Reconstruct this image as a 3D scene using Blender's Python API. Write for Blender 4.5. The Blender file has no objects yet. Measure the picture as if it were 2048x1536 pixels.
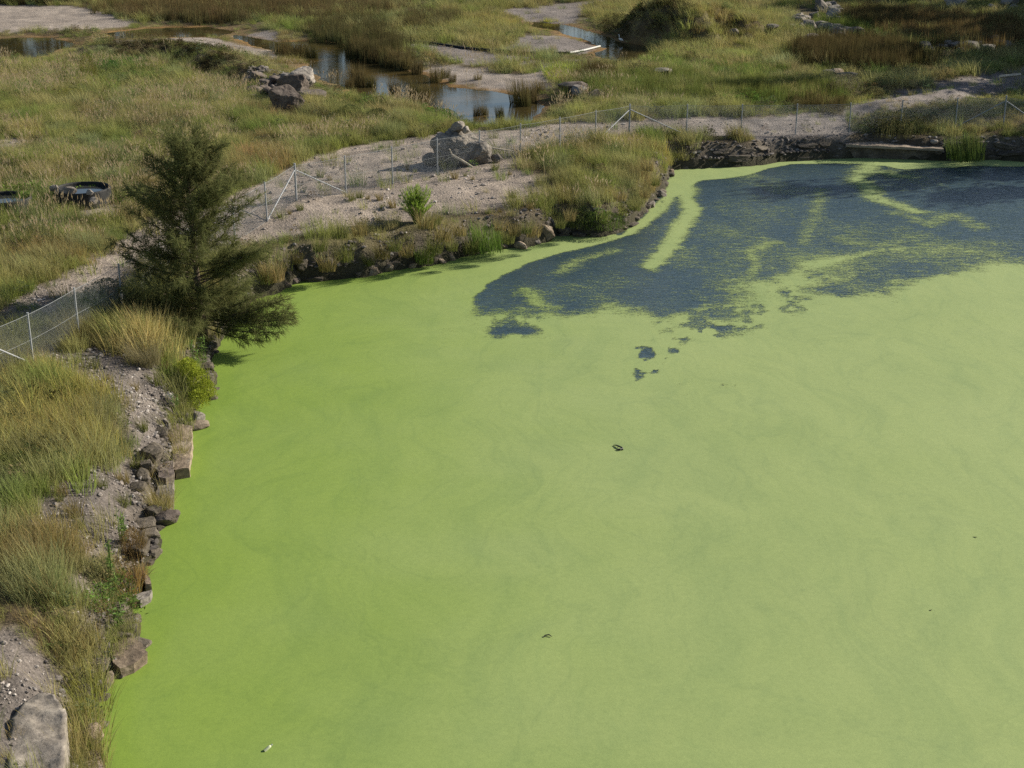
import bpy, bmesh, math, random
import numpy as np
from mathutils import Vector, Matrix, noise as mnoise

R = math.radians
random.seed(7)
RNG = np.random.default_rng(11)
scene = bpy.context.scene
COL = scene.collection

# ------------------------------------------------------------------ camera, sky, sun, exposure
F_PX, PITCH, CAM_Z = 3000.0, 20.8, 19.0
cam_d = bpy.data.cameras.new('camera')
cam = bpy.data.objects.new('camera', cam_d)
COL.objects.link(cam)
cam.location = (0, 0, CAM_Z)
cam.rotation_euler = (R(90 - PITCH), 0, 0)
cam_d.sensor_width = 36.0
cam_d.lens = 36.0 * F_PX / 2048.0
cam_d.clip_end = 6000
scene.camera = cam

SUN_EL, SUN_AZ = 27.0, 66.0          # azimuth measured from +Y (view direction) towards +X
world = bpy.data.worlds.new('World')
scene.world = world
world.use_nodes = True
wn = world.node_tree.nodes
wl = world.node_tree.links
wn.clear()
sky = wn.new('ShaderNodeTexSky')
sky.sky_type = 'NISHITA'
sky.sun_disc = False
sky.sun_elevation = R(SUN_EL)
sky.sun_rotation = R(SUN_AZ)
bg = wn.new('ShaderNodeBackground')
bg.inputs['Strength'].default_value = 0.07
wo = wn.new('ShaderNodeOutputWorld')
wl.new(sky.outputs[0], bg.inputs[0])
wl.new(bg.outputs[0], wo.inputs[0])
sun_d = bpy.data.lights.new('sun', 'SUN')
sun_d.energy = 4.9
sun_d.angle = R(0.5)
sun_d.color = (1.0, 0.93, 0.80)
sun = bpy.data.objects.new('sun', sun_d)
COL.objects.link(sun)
az, el = R(SUN_AZ), R(SUN_EL)
sdir = Vector((math.sin(az) * math.cos(el), math.cos(az) * math.cos(el), math.sin(el)))
sun.rotation_euler = sdir.to_track_quat('Z', 'Y').to_euler()
sun.location = sdir * 200
vs = scene.view_settings
vs.view_transform = 'Standard'
vs.look = 'None'
vs.gamma = 1.0
vs.use_curve_mapping = False
vs.exposure = 0.80
scene.cycles.use_denoising = False
scene.cycles.max_bounces = 6
scene.cycles.transparent_max_bounces = 12
scene.cycles.filter_width = 1.5

# ------------------------------------------------------------------ numeric helpers
def ss(a, b, x):
    t = np.clip((x - a) / (b - a), 0, 1)
    return t * t * (3 - 2 * t)

def _h(ix, iy, s):
    n = (ix.astype(np.int64) * 374761393 + iy.astype(np.int64) * 668265263 + s * 974634777) & 0xffffffff
    n = ((n ^ (n >> 13)) * 1274126177) & 0xffffffff
    n = ((n ^ (n >> 16)) * 2246822519) & 0xffffffff
    return ((n ^ (n >> 15)) & 0xffffff) / float(0xffffff)

def vn(x, y, s=0):
    xi, yi = np.floor(x), np.floor(y)
    fx, fy = x - xi, y - yi
    fx = fx * fx * (3 - 2 * fx); fy = fy * fy * (3 - 2 * fy)
    a, b = _h(xi, yi, s), _h(xi + 1, yi, s)
    c, d = _h(xi, yi + 1, s), _h(xi + 1, yi + 1, s)
    return (a + (b - a) * fx) * (1 - fy) + (c + (d - c) * fx) * fy

def fbm(x, y, s=0, o=4):
    t, a, n = 0, 0.5, 0
    for k in range(o):
        t = t + a * vn(x * 2 ** k + 17.3 * k, y * 2 ** k - 9.1 * k, s + k)
        n += a; a *= 0.5
    return t / n

POND = None
def base_h(x, y):
    b = 2.0 - 0.9 * ss(90, 112, y) - 0.22 * ss(6, 15, x) * ss(70, 80, y) * (1 - ss(90, 112, y))
    if POND is not None:
        b = b - 0.62 * (1 - ss(0, 6.5, sdist(x, y, POND, 8.0))) * ss(98, 90, y)
    return b - 0.2 * (1 - ss(38, 52, y))

SP, CP = math.sin(R(PITCH)), math.cos(R(PITCH))
def ray(px, py):
    a = (px - 1024.0) / F_PX; b = (768.0 - py) / F_PX
    return a, CP + b * SP, -SP + b * CP

def px_at(px, py, z):
    """ground point seen at that spot of the photograph for a surface of height z (world XY)"""
    px = np.asarray(px, float); py = np.asarray(py, float)
    a, b, c = ray(px, py)
    t = (z - CAM_Z) / c
    return np.stack([a * t, b * t], -1)

def px_land(px, py, dz=0.0):
    z = 2.0
    for _ in range(16):
        p = px_at(px, py, z)
        z = base_h(p[..., 0], p[..., 1]) + dz
    return p

def ppm(y):          # picture pixels per metre at distance y
    return F_PX / (y * CP + 17.0 * SP)

def poly(pts, z=None):
    a = np.array(pts, float)
    return px_land(a[:, 0], a[:, 1]) if z is None else px_at(a[:, 0], a[:, 1], z)

def sdist(x, y, P, margin=6.0):
    """signed distance to polygon P, negative inside"""
    shp = np.shape(x)
    x = np.ravel(x); y = np.ravel(y)
    out = np.full(x.shape, margin)
    m = (x > P[:, 0].min() - margin) & (x < P[:, 0].max() + margin) & (y > P[:, 1].min() - margin) & (y < P[:, 1].max() + margin)
    X, Y = x[m], y[m]
    d = np.full(X.shape, 1e18); ins = np.zeros(X.shape, bool)
    n = len(P)
    for i in range(n):
        ax, ay = P[i]; bx, by = P[(i + 1) % n]
        ex, ey = bx - ax, by - ay
        wx, wy = X - ax, Y - ay
        t = np.clip((wx * ex + wy * ey) / (ex * ex + ey * ey + 1e-12), 0, 1)
        d = np.minimum(d, (wx - ex * t) ** 2 + (wy - ey * t) ** 2)
        c = (ay > Y) != (by > Y)
        ins ^= c & (X < (bx - ax) * (Y - ay) / (by - ay + 1e-12) + ax)
    r = np.sqrt(d)
    out[m] = np.where(ins, -r, np.minimum(r, margin))
    return out.reshape(shp)

def pdist(x, y, L):
    """distance to polyline L"""
    d = np.full(np.shape(x), 1e18)
    for i in range(len(L) - 1):
        ax, ay = L[i]; bx, by = L[i + 1]
        ex, ey = bx - ax, by - ay
        wx, wy = x - ax, y - ay
        t = np.clip((wx * ex + wy * ey) / (ex * ex + ey * ey + 1e-12), 0, 1)
        d = np.minimum(d, (wx - ex * t) ** 2 + (wy - ey * t) ** 2)
    return np.sqrt(d)

# ------------------------------------------------------------------ plan of the place
EDGE_PX = [(214,1536),(199,1509),(196,1478),(207,1440),(204,1412),(210,1367),(224,1353),(255,1336),(272,1310),(278,1285),(281,1259),
    (270,1228),(264,1213),(284,1190),(292,1165),(295,1137),(322,1108),(325,1083),(312,1064),(330,1053),(340,1023),(345,952),(372,946),(381,870),
    (383,850),(380,837),(405,801),(430,800),(432,763),(421,727),(434,702),(440,690),(470,650),(505,606),(514,598),(558,586),(573,577),(594,565),
    (654,562),(739,553),(780,541),(835,536),(862,531),(903,522),(927,514),(975,505),(1013,497),(1050,497),(1077,488),(1100,483),(1112,471),
    (1149,470),(1200,475),(1250,462),(1290,425),(1305,403),(1328,380),(1338,352),(1345,340),(1420,336),(1500,333),(1523,331),(1559,324),(1602,322),
    (1692,317),(1742,315),(1888,322),(1990,320),(2048,324),(2300,335)]
edge = poly(EDGE_PX, 0.0)
POND = np.vstack([edge, [[52, 78], [58, 55], [58, 8], [-7.5, 8], [-8.2, 20], [-7.9, 25.5]]])
Z_CREEK = 0.86
W_LEFT = poly([(-60,74),(20,70),(100,70),(135,76),(150,85),(118,93),(100,105),(40,113),(-60,118)])
W_NECK = poly([(458,62),(505,70),(560,78),(640,76),(690,82),(700,100),(640,110),(560,100),(525,92),(478,74)])
W_MAIN = poly([(600,84),(690,82),(720,112),(800,130),(860,148),(900,163),(975,168),(1040,176),(1095,190),(1060,217),(1010,232),(960,231),(900,207),
               (860,190),(800,186),(745,188),(700,181),(690,165),(635,150),(600,115)])
W_FAR = poly([(1062,38),(1130,44),(1190,60),(1250,80),(1300,86),(1300,100),(1285,112),(1270,119),(1235,119),(1195,108),(1185,99),(1215,92),(1170,76),(1110,58),(1060,46)])
W_ORANGE = poly([(200,62),(290,52),(420,48),(470,58),(440,68),(330,70),(230,72)])
WETS = [W_LEFT, W_NECK, W_MAIN, W_FAR, W_ORANGE]
GRAVEL = [poly(p) for p in [
    [(-60,640),(0,628),(60,588),(130,550),(200,505),(270,462),(330,430),(420,405),(490,380),(560,345),(640,308),(700,292),(760,284),(860,274),(930,264),
     (1000,262),(1100,252),(1180,246),(1300,240),(1400,235),(1500,238),(1590,232),(1640,226),(1700,232),(1712,262),(1698,292),(1640,292),(1590,285),(1500,278),(1400,270),
     (1300,266),(1190,284),(1110,296),(1050,312),(1015,338),(1080,352),(1090,372),(1080,398),(1000,420),(880,436),(720,455),(600,474),(545,480),(480,490),(420,520),
     (270,556),(150,615),(60,650),(0,690),(-60,720)],
    [(90,712),(200,700),(330,715),(350,760),(350,840),(336,950),(318,1000),(318,1050),(250,1100),(150,1062),(60,1045),(100,965),(230,925),(262,880),(240,800),(170,770)],
    [(-60,1275),(40,1265),(108,1300),(130,1380),(125,1560),(-60,1560)],
    [(150,1120),(190,1140),(200,1240),(180,1260),(160,1200)],
    [(150,425),(190,412),(265,412),(275,428),(220,436),(165,436)],
    [(-20,285),(40,280),(62,295),(20,312),(-20,312)],
]]
SAND = [poly(p) for p in [
    [(-60,12),(60,10),(140,12),(200,22),(270,44),(250,50),(180,57),(60,62),(-60,66)],
    [(160,92),(220,84),(330,72),(400,70),(470,82),(570,104),(545,116),(440,104),(340,94),(240,102),(150,102)],
    [(850,122),(930,136),(1030,148),(1100,146),(1110,158),(1085,174),(990,172),(900,158),(860,140)],
    [(690,186),(760,188),(820,192),(800,205),(720,205)],
]]
MUD = [poly(p) for p in [
    [(1005,88),(1060,71),(1130,68),(1182,82),(1200,94),(1150,104),(1060,106),(1000,104)],
    [(1000,22),(1100,10),(1230,2),(1215,24),(1140,46),(1060,38),(1010,32)],
    [(820,90),(900,92),(980,106),(1100,122),(1060,132),(940,128),(840,106)],
    [(1060,128),(1180,118),(1260,122),(1220,136),(1100,146)],
    [(460,68),(540,62),(560,80),(500,70)],
    [(1680,214),(1800,192),(1900,172),(2070,142),(2070,182),(1900,208),(1790,228),(1700,244)],
]]
RIDGE = px_land(np.array([190,260,330,400,450,490,540,600]), np.array([112,108,106,116,135,155,172,190]))
MOUND_C = px_land(1310, 84)
BERM = px_land(np.array([1760,1860,1960,2060,2200]), np.array([222,204,186,168,150]))
BERM2 = px_land(np.array([1690,1800,1900,2060,2200]), np.array([192,180,166,142,126]))

def fields(x, y):
    sp = sdist(x, y, POND, 12.0)
    n1 = fbm(x * 0.5, y * 0.5, 3)
    n2 = fbm(x * 1.7, y * 1.7, 9)
    sp = sp + (n2 - 0.5) * 0.25
    w = np.full(np.shape(x), 6.0)
    for P in WETS:
        w = np.minimum(w, sdist(x, y, P, 6.0))
    w = w + (n1 - 0.5) * 1.1
    land = base_h(x, y) + (fbm(x * 0.18, y * 0.18, 21) - 0.5) * 0.35 * ss(2, 8, sp) + (n2 - 0.5) * 0.12
    land = land + 0.9 * np.exp(-(pdist(x, y, RIDGE) / 1.9) ** 2)
    dx, dy = (x - MOUND_C[0] - .3) / np.where(x < MOUND_C[0] + .3, 6.6, 10.0), (y - 2.5 - MOUND_C[1]) / 5.5
    rr = np.sqrt(dx * dx + dy * dy) + (n1 - 0.5) * 0.9 + (n2 - .5) * .25
    land = land + 2.7 * (1 - ss(0.2, 1.2, rr))
    land = land + 0.55 * np.exp(-(pdist(x, y, BERM) / 1.3) ** 2) + 0.45 * np.exp(-(pdist(x, y, BERM2) / 1.6) ** 2)
    # unseen quarry hill to the right, raised and steepened to shade the far right corner
    fr = x - (0.345 * y + 7)
    land = land + (8 + 8 * ss(112, 122, y)) * ss(1, 11, fr) * ss(82, 96, y) * (0.75 + 0.5 * fbm(x * .05, y * .09, 33))
    land = land + 9 * ss(150, 215, y) * (0.5 + fbm(x * 0.02, y * 0.02, 5))
    left = ss(-1.0, -5.0, x - 0.0) * (1 - ss(52, 60, y))
    step = left * (0.13 * ss(0.0, 0.14, sp) + 0.30 * ss(0.45, 0.75, sp + (n2 - .5) * .3) + 0.57 * ss(0.7, 2.0, sp + (n1 - .5) * 1.0)) + \
        (1 - left) * (0.40 * ss(0.0, 0.18, sp) + 0.60 * ss(0.25, 0.85, sp + (n1 - .5) * .6))
    h = np.where(sp > 0, land * step + 0.02, -0.06 - 1.2 * ss(0, 1.2, -sp))
    k = ss(0.0, 3.5, w)
    hw = np.where(w > 0, Z_CREEK + 0.03 + (h - Z_CREEK - 0.03) * k, Z_CREEK + 0.02 - 0.35 * ss(0, 1.0, -w))
    h = np.where(w < 5.5, hw, h)
    return dict(sp=sp, w=w, h=h, n1=n1, n2=n2)

RUB_C = (px_land(575, 185), px_land(530, 165))
def rubble(x, y):
    a = np.hypot((x - RUB_C[0][0]) / 1.9, (y - RUB_C[0][1]) / 4.0); b = np.hypot((x - RUB_C[1][0]) / 1.4, (y - RUB_C[1][1]) / 3.5)
    return ss(1.25, .6, np.minimum(a, b) + (fbm(x * 1.2, y, 77) - .5) * .8)
def cover(x, y, f):
    e = (f['n2'] - 0.5) * 1.6 + (f['n1'] - 0.5) * 1.2
    g = np.full(np.shape(x), 6.0); s = g.copy(); m = g.copy()
    for P in GRAVEL: g = np.minimum(g, sdist(x, y, P, 6.0))
    for P in SAND: s = np.minimum(s, sdist(x, y, P, 6.0))
    for P in MUD: m = np.minimum(m, sdist(x, y, P, 6.0))
    big = np.where(y > 95, 1.5, 1.0)
    G = ss(0.35, -0.35, g + e * 0.55); S = ss(0.5, -0.5, s + e * big); M = ss(0.4, -0.4, m + e * big)
    left = ss(30, 5, x)
    O = ss(2.6, 0.4, f['w'] + e * 0.8) * (0.25 + 0.75 * left)
    wet = ss(0.2, -0.1, f['w'])
    cliff = ss(1.2, 0.4, f['sp'] + e * 0.5) * (f['sp'] > -0.5)
    return G, S, M, O, wet, cliff

# ------------------------------------------------------------------ material helpers
class NT:
    def __init__(self, name):
        self.m = bpy.data.materials.new(name); self.m.use_nodes = True
        self.t = self.m.node_tree; self.t.nodes.clear()
        self.out = self.n('ShaderNodeOutputMaterial')
    def n(self, k, **kw):
        o = self.t.nodes.new(k)
        for a, b in kw.items():
            if a == 'ins':
                for i, v in b.items():
                    if hasattr(v, 'is_linked') or isinstance(v, bpy.types.NodeSocket): self.t.links.new(v, o.inputs[i])
                    else: o.inputs[i].default_value = v
            else: setattr(o, a, b)
        return o
    def noise(self, scale, vec=None, detail=4, rough=0.55, dist=0.0):
        o = self.n('ShaderNodeTexNoise', ins={'Scale': scale, 'Detail': detail, 'Roughness': rough, 'Distortion': dist})
        if vec is not None: self.t.links.new(vec, o.inputs['Vector'])
        return o.outputs[0]
    def ramp(self, fac, stops):
        o = self.n('ShaderNodeValToRGB', ins={0: fac})
        el = o.color_ramp.elements
        while len(el) < len(stops): el.new(0.5)
        for e, (p, c) in zip(el, stops): e.position = p; e.color = (*c, 1) if len(c) == 3 else c
        return o.outputs[0]
    def mix(self, fac, a, b, mode='MIX'):
        o = self.n('ShaderNodeMix', data_type='RGBA', blend_type=mode)
        for i, v in ((0, fac), (6, a), (7, b)):
            if isinstance(v, bpy.types.NodeSocket): self.t.links.new(v, o.inputs[i])
            else: o.inputs[i].default_value = v if i == 0 else (*v, 1)
        return o.outputs[2]
    def math(self, op, a, b=0.0, c=0.0, clamp=False):
        o = self.n('ShaderNodeMath', operation=op, use_clamp=clamp)
        for i, v in enumerate((a, b, c)):
            if isinstance(v, bpy.types.NodeSocket): self.t.links.new(v, o.inputs[i])
            else: o.inputs[i].default_value = v
        return o.outputs[0]
    def mapv(self, vec, scale=(1, 1, 1), rot=(0, 0, 0), loc=(0, 0, 0)):
        o = self.n('ShaderNodeMapping', ins={'Scale': scale, 'Rotation': rot, 'Location': loc})
        self.t.links.new(vec, o.inputs['Vector'])
        return o.outputs[0]
    def pos(self): return self.n('ShaderNodeNewGeometry').outputs['Position']
    def objc(self): return self.n('ShaderNodeTexCoord').outputs['Object']
    def bump(self, h, strength, dist):
        return self.n('ShaderNodeBump', ins={'Strength': strength, 'Distance': dist, 'Height': h}).outputs[0]
    def principled(self, color, rough=0.9, normal=None, spec=0.3, metallic=0.0):
        o = self.n('ShaderNodeBsdfPrincipled')
        for k, v in (('Base Color', color), ('Roughness', rough), ('Specular IOR Level', spec), ('Metallic', metallic)):
            if isinstance(v, bpy.types.NodeSocket): self.t.links.new(v, o.inputs[k])
            else: o.inputs[k].default_value = (*v, 1) if k == 'Base Color' else v
        if normal is not None: self.t.links.new(normal, o.inputs['Normal'])
        return o.outputs[0]
    def done(self, shader):
        self.t.links.new(shader, self.out.inputs[0]); return self.m

def mat_ground():
    t = NT('ground')
    P = t.pos()
    c = t.n('ShaderNodeAttribute', attribute_name='albedo').outputs['Color']
    rk = t.n('ShaderNodeAttribute', attribute_name='stony').outputs['Fac']
    a = t.noise(0.9, P, 6, 0.65); b = t.noise(9.0, P, 5, 0.7); g = t.noise(38.0, P, 3, 0.7)
    v = t.n('ShaderNodeTexVoronoi', ins={'Scale': 11.0, 'Vector': P})
    a0 = t.noise(0.28, P, 5, 0.6, 0.6)
    f0 = t.ramp(a0, [(0.32, (0.74, 0.73, 0.72)), (0.66, (1.2, 1.19, 1.17))])
    f1 = t.mix(1.0, f0, t.ramp(a, [(0.3, (0.72, 0.72, 0.72)), (0.7, (1.22, 1.2, 1.16))]), 'MULTIPLY')
    f2 = t.ramp(b, [(0.3, (0.66, 0.65, 0.64)), (0.72, (1.26, 1.26, 1.26))])
    f3 = t.ramp(g, [(0.3, (0.78, 0.78, 0.78)), (0.7, (1.2, 1.2, 1.2))])
    vc = t.mix(0.35, (1, 1, 1), v.outputs['Color'])
    col = t.mix(1.0, c, f1, 'MULTIPLY'); col = t.mix(1.0, col, f2, 'MULTIPLY'); col = t.mix(1.0, col, f3, 'MULTIPLY')
    grey = t.n('ShaderNodeRGBToBW', ins={0: vc}).outputs[0]
    vg = t.math('MULTIPLY_ADD', grey, 1.1, 0.22)
    cv = t.n('ShaderNodeCombineColor', ins={0: vg, 1: vg, 2: vg}).outputs[0]
    col = t.mix(rk, col, t.mix(1.0, col, cv, 'MULTIPLY'))
    hgt = t.math('ADD', t.math('MULTIPLY', b, 0.6), t.math('ADD', t.math('MULTIPLY', g, 0.3), t.math('MULTIPLY', v.outputs['Distance'], 0.35)))
    return t.done(t.principled(col, 0.95, t.bump(hgt, 0.9, 0.09), 0.15))

def mat_rock(name, c1, c2, c3, scale=1.0, bump=0.05):
    t = NT(name)
    o = t.objc()
    rnd = t.n('ShaderNodeObjectInfo').outputs['Random']
    off = t.n('ShaderNodeCombineXYZ', ins={0: t.math('MULTIPLY', rnd, 37.0), 1: t.math('MULTIPLY', rnd, 91.0), 2: 0.0}).outputs[0]
    P = t.n('ShaderNodeVectorMath', operation='ADD', ins={0: o, 1: off}).outputs[0]
    a = t.noise(1.3 * scale, P, 6, 0.65, 0.4); b = t.noise(7.0 * scale, P, 6, 0.7); s = t.noise(3.0 * scale, t.mapv(P, (0.6, 0.6, 4.0)), 4, 0.6)
    col = t.ramp(a, [(0.28, c1), (0.5, c2), (0.72, c3)])
    col = t.mix(1.0, col, t.ramp(b, [(0.3, (0.6, 0.59, 0.58)), (0.7, (1.2, 1.2, 1.18))]), 'MULTIPLY')
    col = t.mix(0.6, col, t.mix(1.0, col, t.ramp(s, [(0.35, (0.6, 0.57, 0.53)), (0.65, (1.25, 1.22, 1.18))]), 'MULTIPLY'))
    br = t.math('MULTIPLY_ADD', rnd, 0.5, 0.75)
    cc = t.n('ShaderNodeCombineColor', ins={0: br, 1: br, 2: br}).outputs[0]
    col = t.mix(1.0, col, cc, 'MULTIPLY')
    h = t.math('ADD', t.math('MULTIPLY', b, 0.6), t.math('MULTIPLY', s, 0.5))
    return t.done(t.principled(col, 0.9, t.bump(h, 0.9, bump), 0.2))

def mat_leaf(name, tint=None, trans=0.35, instanced=False, var=0.35, tipc=(0.44, 0.38, 0.22), tip=0.30):
    """leaf or blade: colour from the instance or fixed, a random shade per blade, drier tips"""
    t = NT(name)
    if instanced: c = t.n('ShaderNodeAttribute', attribute_name='tint', attribute_type='INSTANCER').outputs['Color']
    else: c = t.n('ShaderNodeRGB').outputs[0]; c.default_value = (*tint, 1)
    a = t.n('ShaderNodeAttribute', attribute_name='blade')
    sep = t.n('ShaderNodeSeparateColor', ins={0: a.outputs['Color']})
    sh = t.math('MULTIPLY_ADD', sep.outputs[0], 2 * var, 1 - var)
    cc = t.n('ShaderNodeCombineColor', ins={0: sh, 1: sh, 2: sh}).outputs[0]
    col = t.mix(1.0, c, cc, 'MULTIPLY')
    hue = t.mix(t.math('MULTIPLY', sep.outputs[2], 0.45), col, t.mix(1.0, col, (1.22, 0.97, 0.78), 'MULTIPLY'))
    k = t.math('MULTIPLY', t.math('POWER', sep.outputs[1], 2.0), tip)
    col = t.mix(k, hue, tipc)
    d = t.n('ShaderNodeBsdfDiffuse', ins={0: col, 1: 0.6}).outputs[0]
    tr = t.n('ShaderNodeBsdfTranslucent', ins={0: col}).outputs[0]
    ms = t.n('ShaderNodeMixShader', ins={0: trans, 1: d, 2: tr}).outputs[0]
    return t.done(ms)

def mat_simple(name, c, rough=0.8, spec=0.3, metallic=0.0, var=0.2, scale=6.0, bump=0.0):
    t = NT(name)
    o = t.objc()
    n = t.noise(scale, o, 5, 0.6)
    lo = tuple(v * (1 - var) for v in c); hi = tuple(v * (1 + var) for v in c)
    col = t.ramp(n, [(0.3, lo), (0.7, hi)])
    nb = t.bump(n, 0.6, bump) if bump else None
    return t.done(t.principled(col, rough, nb, spec, metallic))

def mat_pond():
    t = NT('pond_water'); P = t.pos()
    m1 = t.mapv(P, (0.9, 3.4, 1), (0, 0, R(8)))
    m2 = t.mapv(P, (2.2, 6.5, 1), (0, 0, R(-12)))
    a = t.noise(1.3, m1, 3, 0.6, 0.6); b = t.noise(1.6, m2, 3, 0.6, 0.3)
    h = t.math('ADD', a, t.math('MULTIPLY', b, 0.6))
    col = t.ramp(t.noise(0.35, P, 4), [(0.3, (0.030, 0.052, 0.062)), (0.7, (0.040, 0.064, 0.070))])  # bluish base colour stands in for missing sky reflection
    p = t.n('ShaderNodeBsdfPrincipled', ins={'Base Color': col, 'Roughness': 0.10, 'IOR': 1.333, 'Normal': t.bump(h, 0.5, 0.10)})
    return t.done(p.outputs[0])

def mat_creek():
    t = NT('creek_water'); P = t.pos()
    h = t.noise(2.2, t.mapv(P, (0.7, 2.2, 1)), 3, 0.5)
    col = t.ramp(t.noise(0.22, P, 5, 0.6), [(0.32, (0.020, 0.019, 0.009)), (0.55, (0.045, 0.034, 0.013)), (0.74, (0.095, 0.060, 0.018))])
    p = t.n('ShaderNodeBsdfPrincipled', ins={'Base Color': col, 'Roughness': 0.05, 'IOR': 1.333, 'Normal': t.bump(h, 0.10, 0.05)})
    return t.done(p.outputs[0])

def mat_duckweed():
    t = NT('duckweed'); P = t.pos()
    den = t.n('ShaderNodeAttribute', attribute_name='weed_cover').outputs['Fac']
    pale = t.n('ShaderNodeAttribute', attribute_name='pale').outputs['Fac']
    rip = t.n('ShaderNodeAttribute', attribute_name='ripple').outputs['Fac']
    w = t.noise(0.09, P, 3, 0.5)
    wv = t.n('ShaderNodeTexNoise', ins={'Scale': 0.10, 'Detail': 3.0, 'Vector': P}).outputs['Color']
    warp = t.n('ShaderNodeVectorMath', operation='MULTIPLY_ADD', ins={0: wv, 1: (7, 7, 0), 2: P}).outputs[0]
    s1 = t.noise(0.55, t.mapv(warp, (1.0, 0.32, 1)), 6, 0.62, 1.2)
    s2 = t.noise(0.16, warp, 5, 0.6, 0.8)
    gr = t.noise(26.0, P, 3, 0.75); gr2 = t.noise(6.0, P, 4, 0.7)
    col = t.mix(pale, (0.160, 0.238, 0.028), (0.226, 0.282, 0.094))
    k = t.ramp(s1, [(0.28, (0.88, 0.915, 0.92)), (0.5, (1, 1, 1)), (0.72, (1.05, 1.03, 1.04))])
    k2 = t.ramp(s2, [(0.30, (0.94, 0.955, 0.95)), (0.5, (1, 1, 1)), (0.72, (1.04, 1.03, 1.06))])
    k3 = t.ramp(gr, [(0.3, (0.90, 0.91, 0.89)), (0.7, (1.09, 1.08, 1.10))])
    k4 = t.ramp(gr2, [(0.3, (0.92, 0.935, 0.925)), (0.7, (1.06, 1.05, 1.07))])
    # drift rings: the mat turns slowly about the middle of the pond
    _c = px_at(1120, 980, 0.0)
    rel = t.n('ShaderNodeVectorMath', operation='SUBTRACT', ins={0: t.n('ShaderNodeVectorMath', operation='MULTIPLY_ADD', ins={0: wv, 1: (7.0, 7.0, 0), 2: P}).outputs[0], 1: (float(_c[0]) + 3.5, float(_c[1]) + 3.5, 0)}).outputs[0]
    sx_ = t.n('ShaderNodeSeparateXYZ', ins={0: rel})
    rad = t.math('SQRT', t.math('ADD', t.math('MULTIPLY', sx_.outputs[0], sx_.outputs[0]), t.math('MULTIPLY', sx_.outputs[1], sx_.outputs[1])))
    ang = t.math('ARCTAN2', sx_.outputs[0], t.math('MULTIPLY', sx_.outputs[1], -1.0))
    ring = t.noise(1.0, t.n('ShaderNodeCombineXYZ', ins={0: t.math('MULTIPLY', rad, 1.15), 1: t.math('MULTIPLY', ang, 2.2), 2: 3.0}).outputs[0], 6, 0.62, 0.3)
    k7 = t.ramp(ring, [(0.30, (0.95, 0.96, 0.962)), (0.5, (1, 1, 1)), (0.70, (1.025, 1.02, 1.02))])
    fl = t.noise(0.20, t.mapv(warp, (1.0, 0.5, 1)), 5, 0.55, 1.6)
    fl = t.math('ABSOLUTE', t.math('SUBTRACT', fl, 0.5))
    k5 = t.ramp(fl, [(0.0, (0.93, 0.945, 0.95)), (0.022, (1, 1, 1))])
    fl2 = t.noise(0.7, t.mapv(warp, (1.0, 0.4, 1)), 5, 0.6, 1.0)
    fl2 = t.math('ABSOLUTE', t.math('SUBTRACT', fl2, 0.47))
    k6 = t.ramp(fl2, [(0.0, (0.965, 0.972, 0.975)), (0.03, (1, 1, 1))])
    for q in (k, k2, k3, k4, k5, k6, k7): col = t.mix(1.0, col, q, 'MULTIPLY')
    # ragged holes: cover thresholded by streaked noise along the wind
    n1 = t.noise(1.5, t.mapv(P, (0.8, 2.2, 1), (0, 0, R(6))), 6, 0.72, 0.4)
    n2 = t.noise(7.5, t.mapv(P, (0.8, 2.4, 1), (0, 0, R(-14))), 5, 0.75)
    n3 = t.noise(15.0, P, 2, 0.7)
    nn = t.math('ADD', t.math('MULTIPLY', n1, 0.30), t.math('ADD', t.math('MULTIPLY', n2, 0.42), t.math('MULTIPLY', n3, 0.28)))
    nz = t.math('MULTIPLY_ADD', nn, 3.6, -1.3)           # spread 0..1
    al = t.math('SUBTRACT', den, nz)
    al = t.math('MULTIPLY_ADD', al, 2.6, 0.5, clamp=True)
    p = t.principled(col, 0.75, t.bump(gr, 0.25, 0.01), 0.35)
    tr = t.n('ShaderNodeBsdfTransparent').outputs[0]
    return t.done(t.n('ShaderNodeMixShader', ins={0: al, 1: tr, 2: p}).outputs[0])

M = {}
M['ground'] = mat_ground()
M['rock_grey'] = mat_rock('rock_grey', (0.11, 0.10, 0.09), (0.20, 0.178, 0.155), (0.29, 0.26, 0.22))
M['rock_dark'] = mat_rock('rock_dark', (0.075, 0.06, 0.052), (0.14, 0.115, 0.10), (0.22, 0.19, 0.165))
M['rock_tan'] = mat_rock('rock_tan', (0.13, 0.10, 0.075), (0.215, 0.17, 0.125), (0.33, 0.28, 0.22))
M['rock_bank'] = mat_rock('rock_bank', (0.055, 0.048, 0.038), (0.105, 0.09, 0.072), (0.18, 0.155, 0.125), 1.4)
M['rock_pale'] = mat_rock('rock_pale', (0.17, 0.155, 0.14), (0.255, 0.23, 0.205), (0.35, 0.32, 0.29))
M['pond'] = mat_pond(); M['creek'] = mat_creek(); M['duckweed'] = mat_duckweed()
M['grass'] = mat_leaf('grass_blades', instanced=True)
M['seed'] = mat_leaf('seed_heads', instanced=True, tip=0.9, tipc=(0.55, 0.45, 0.30))
M['reed'] = mat_leaf('reed_blades', instanced=True, tip=0.25, tipc=(0.30, 0.20, 0.09))
M['herb'] = mat_leaf('herb_leaves', instanced=True, tip=0.0)
M['steel'] = mat_simple('galvanised_steel', (0.29, 0.30, 0.31), 0.6, 0.35, 0.1, 0.12, 14)
M['wire'] = mat_simple('galvanised_wire', (0.22, 0.23, 0.235), 0.8, 0.25, 0.0, 0.1, 3)
M['deadwood'] = mat_simple('weathered_wood', (0.50, 0.43, 0.33), 0.9, 0.1, 0, 0.25, 7, 0.01)
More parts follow.
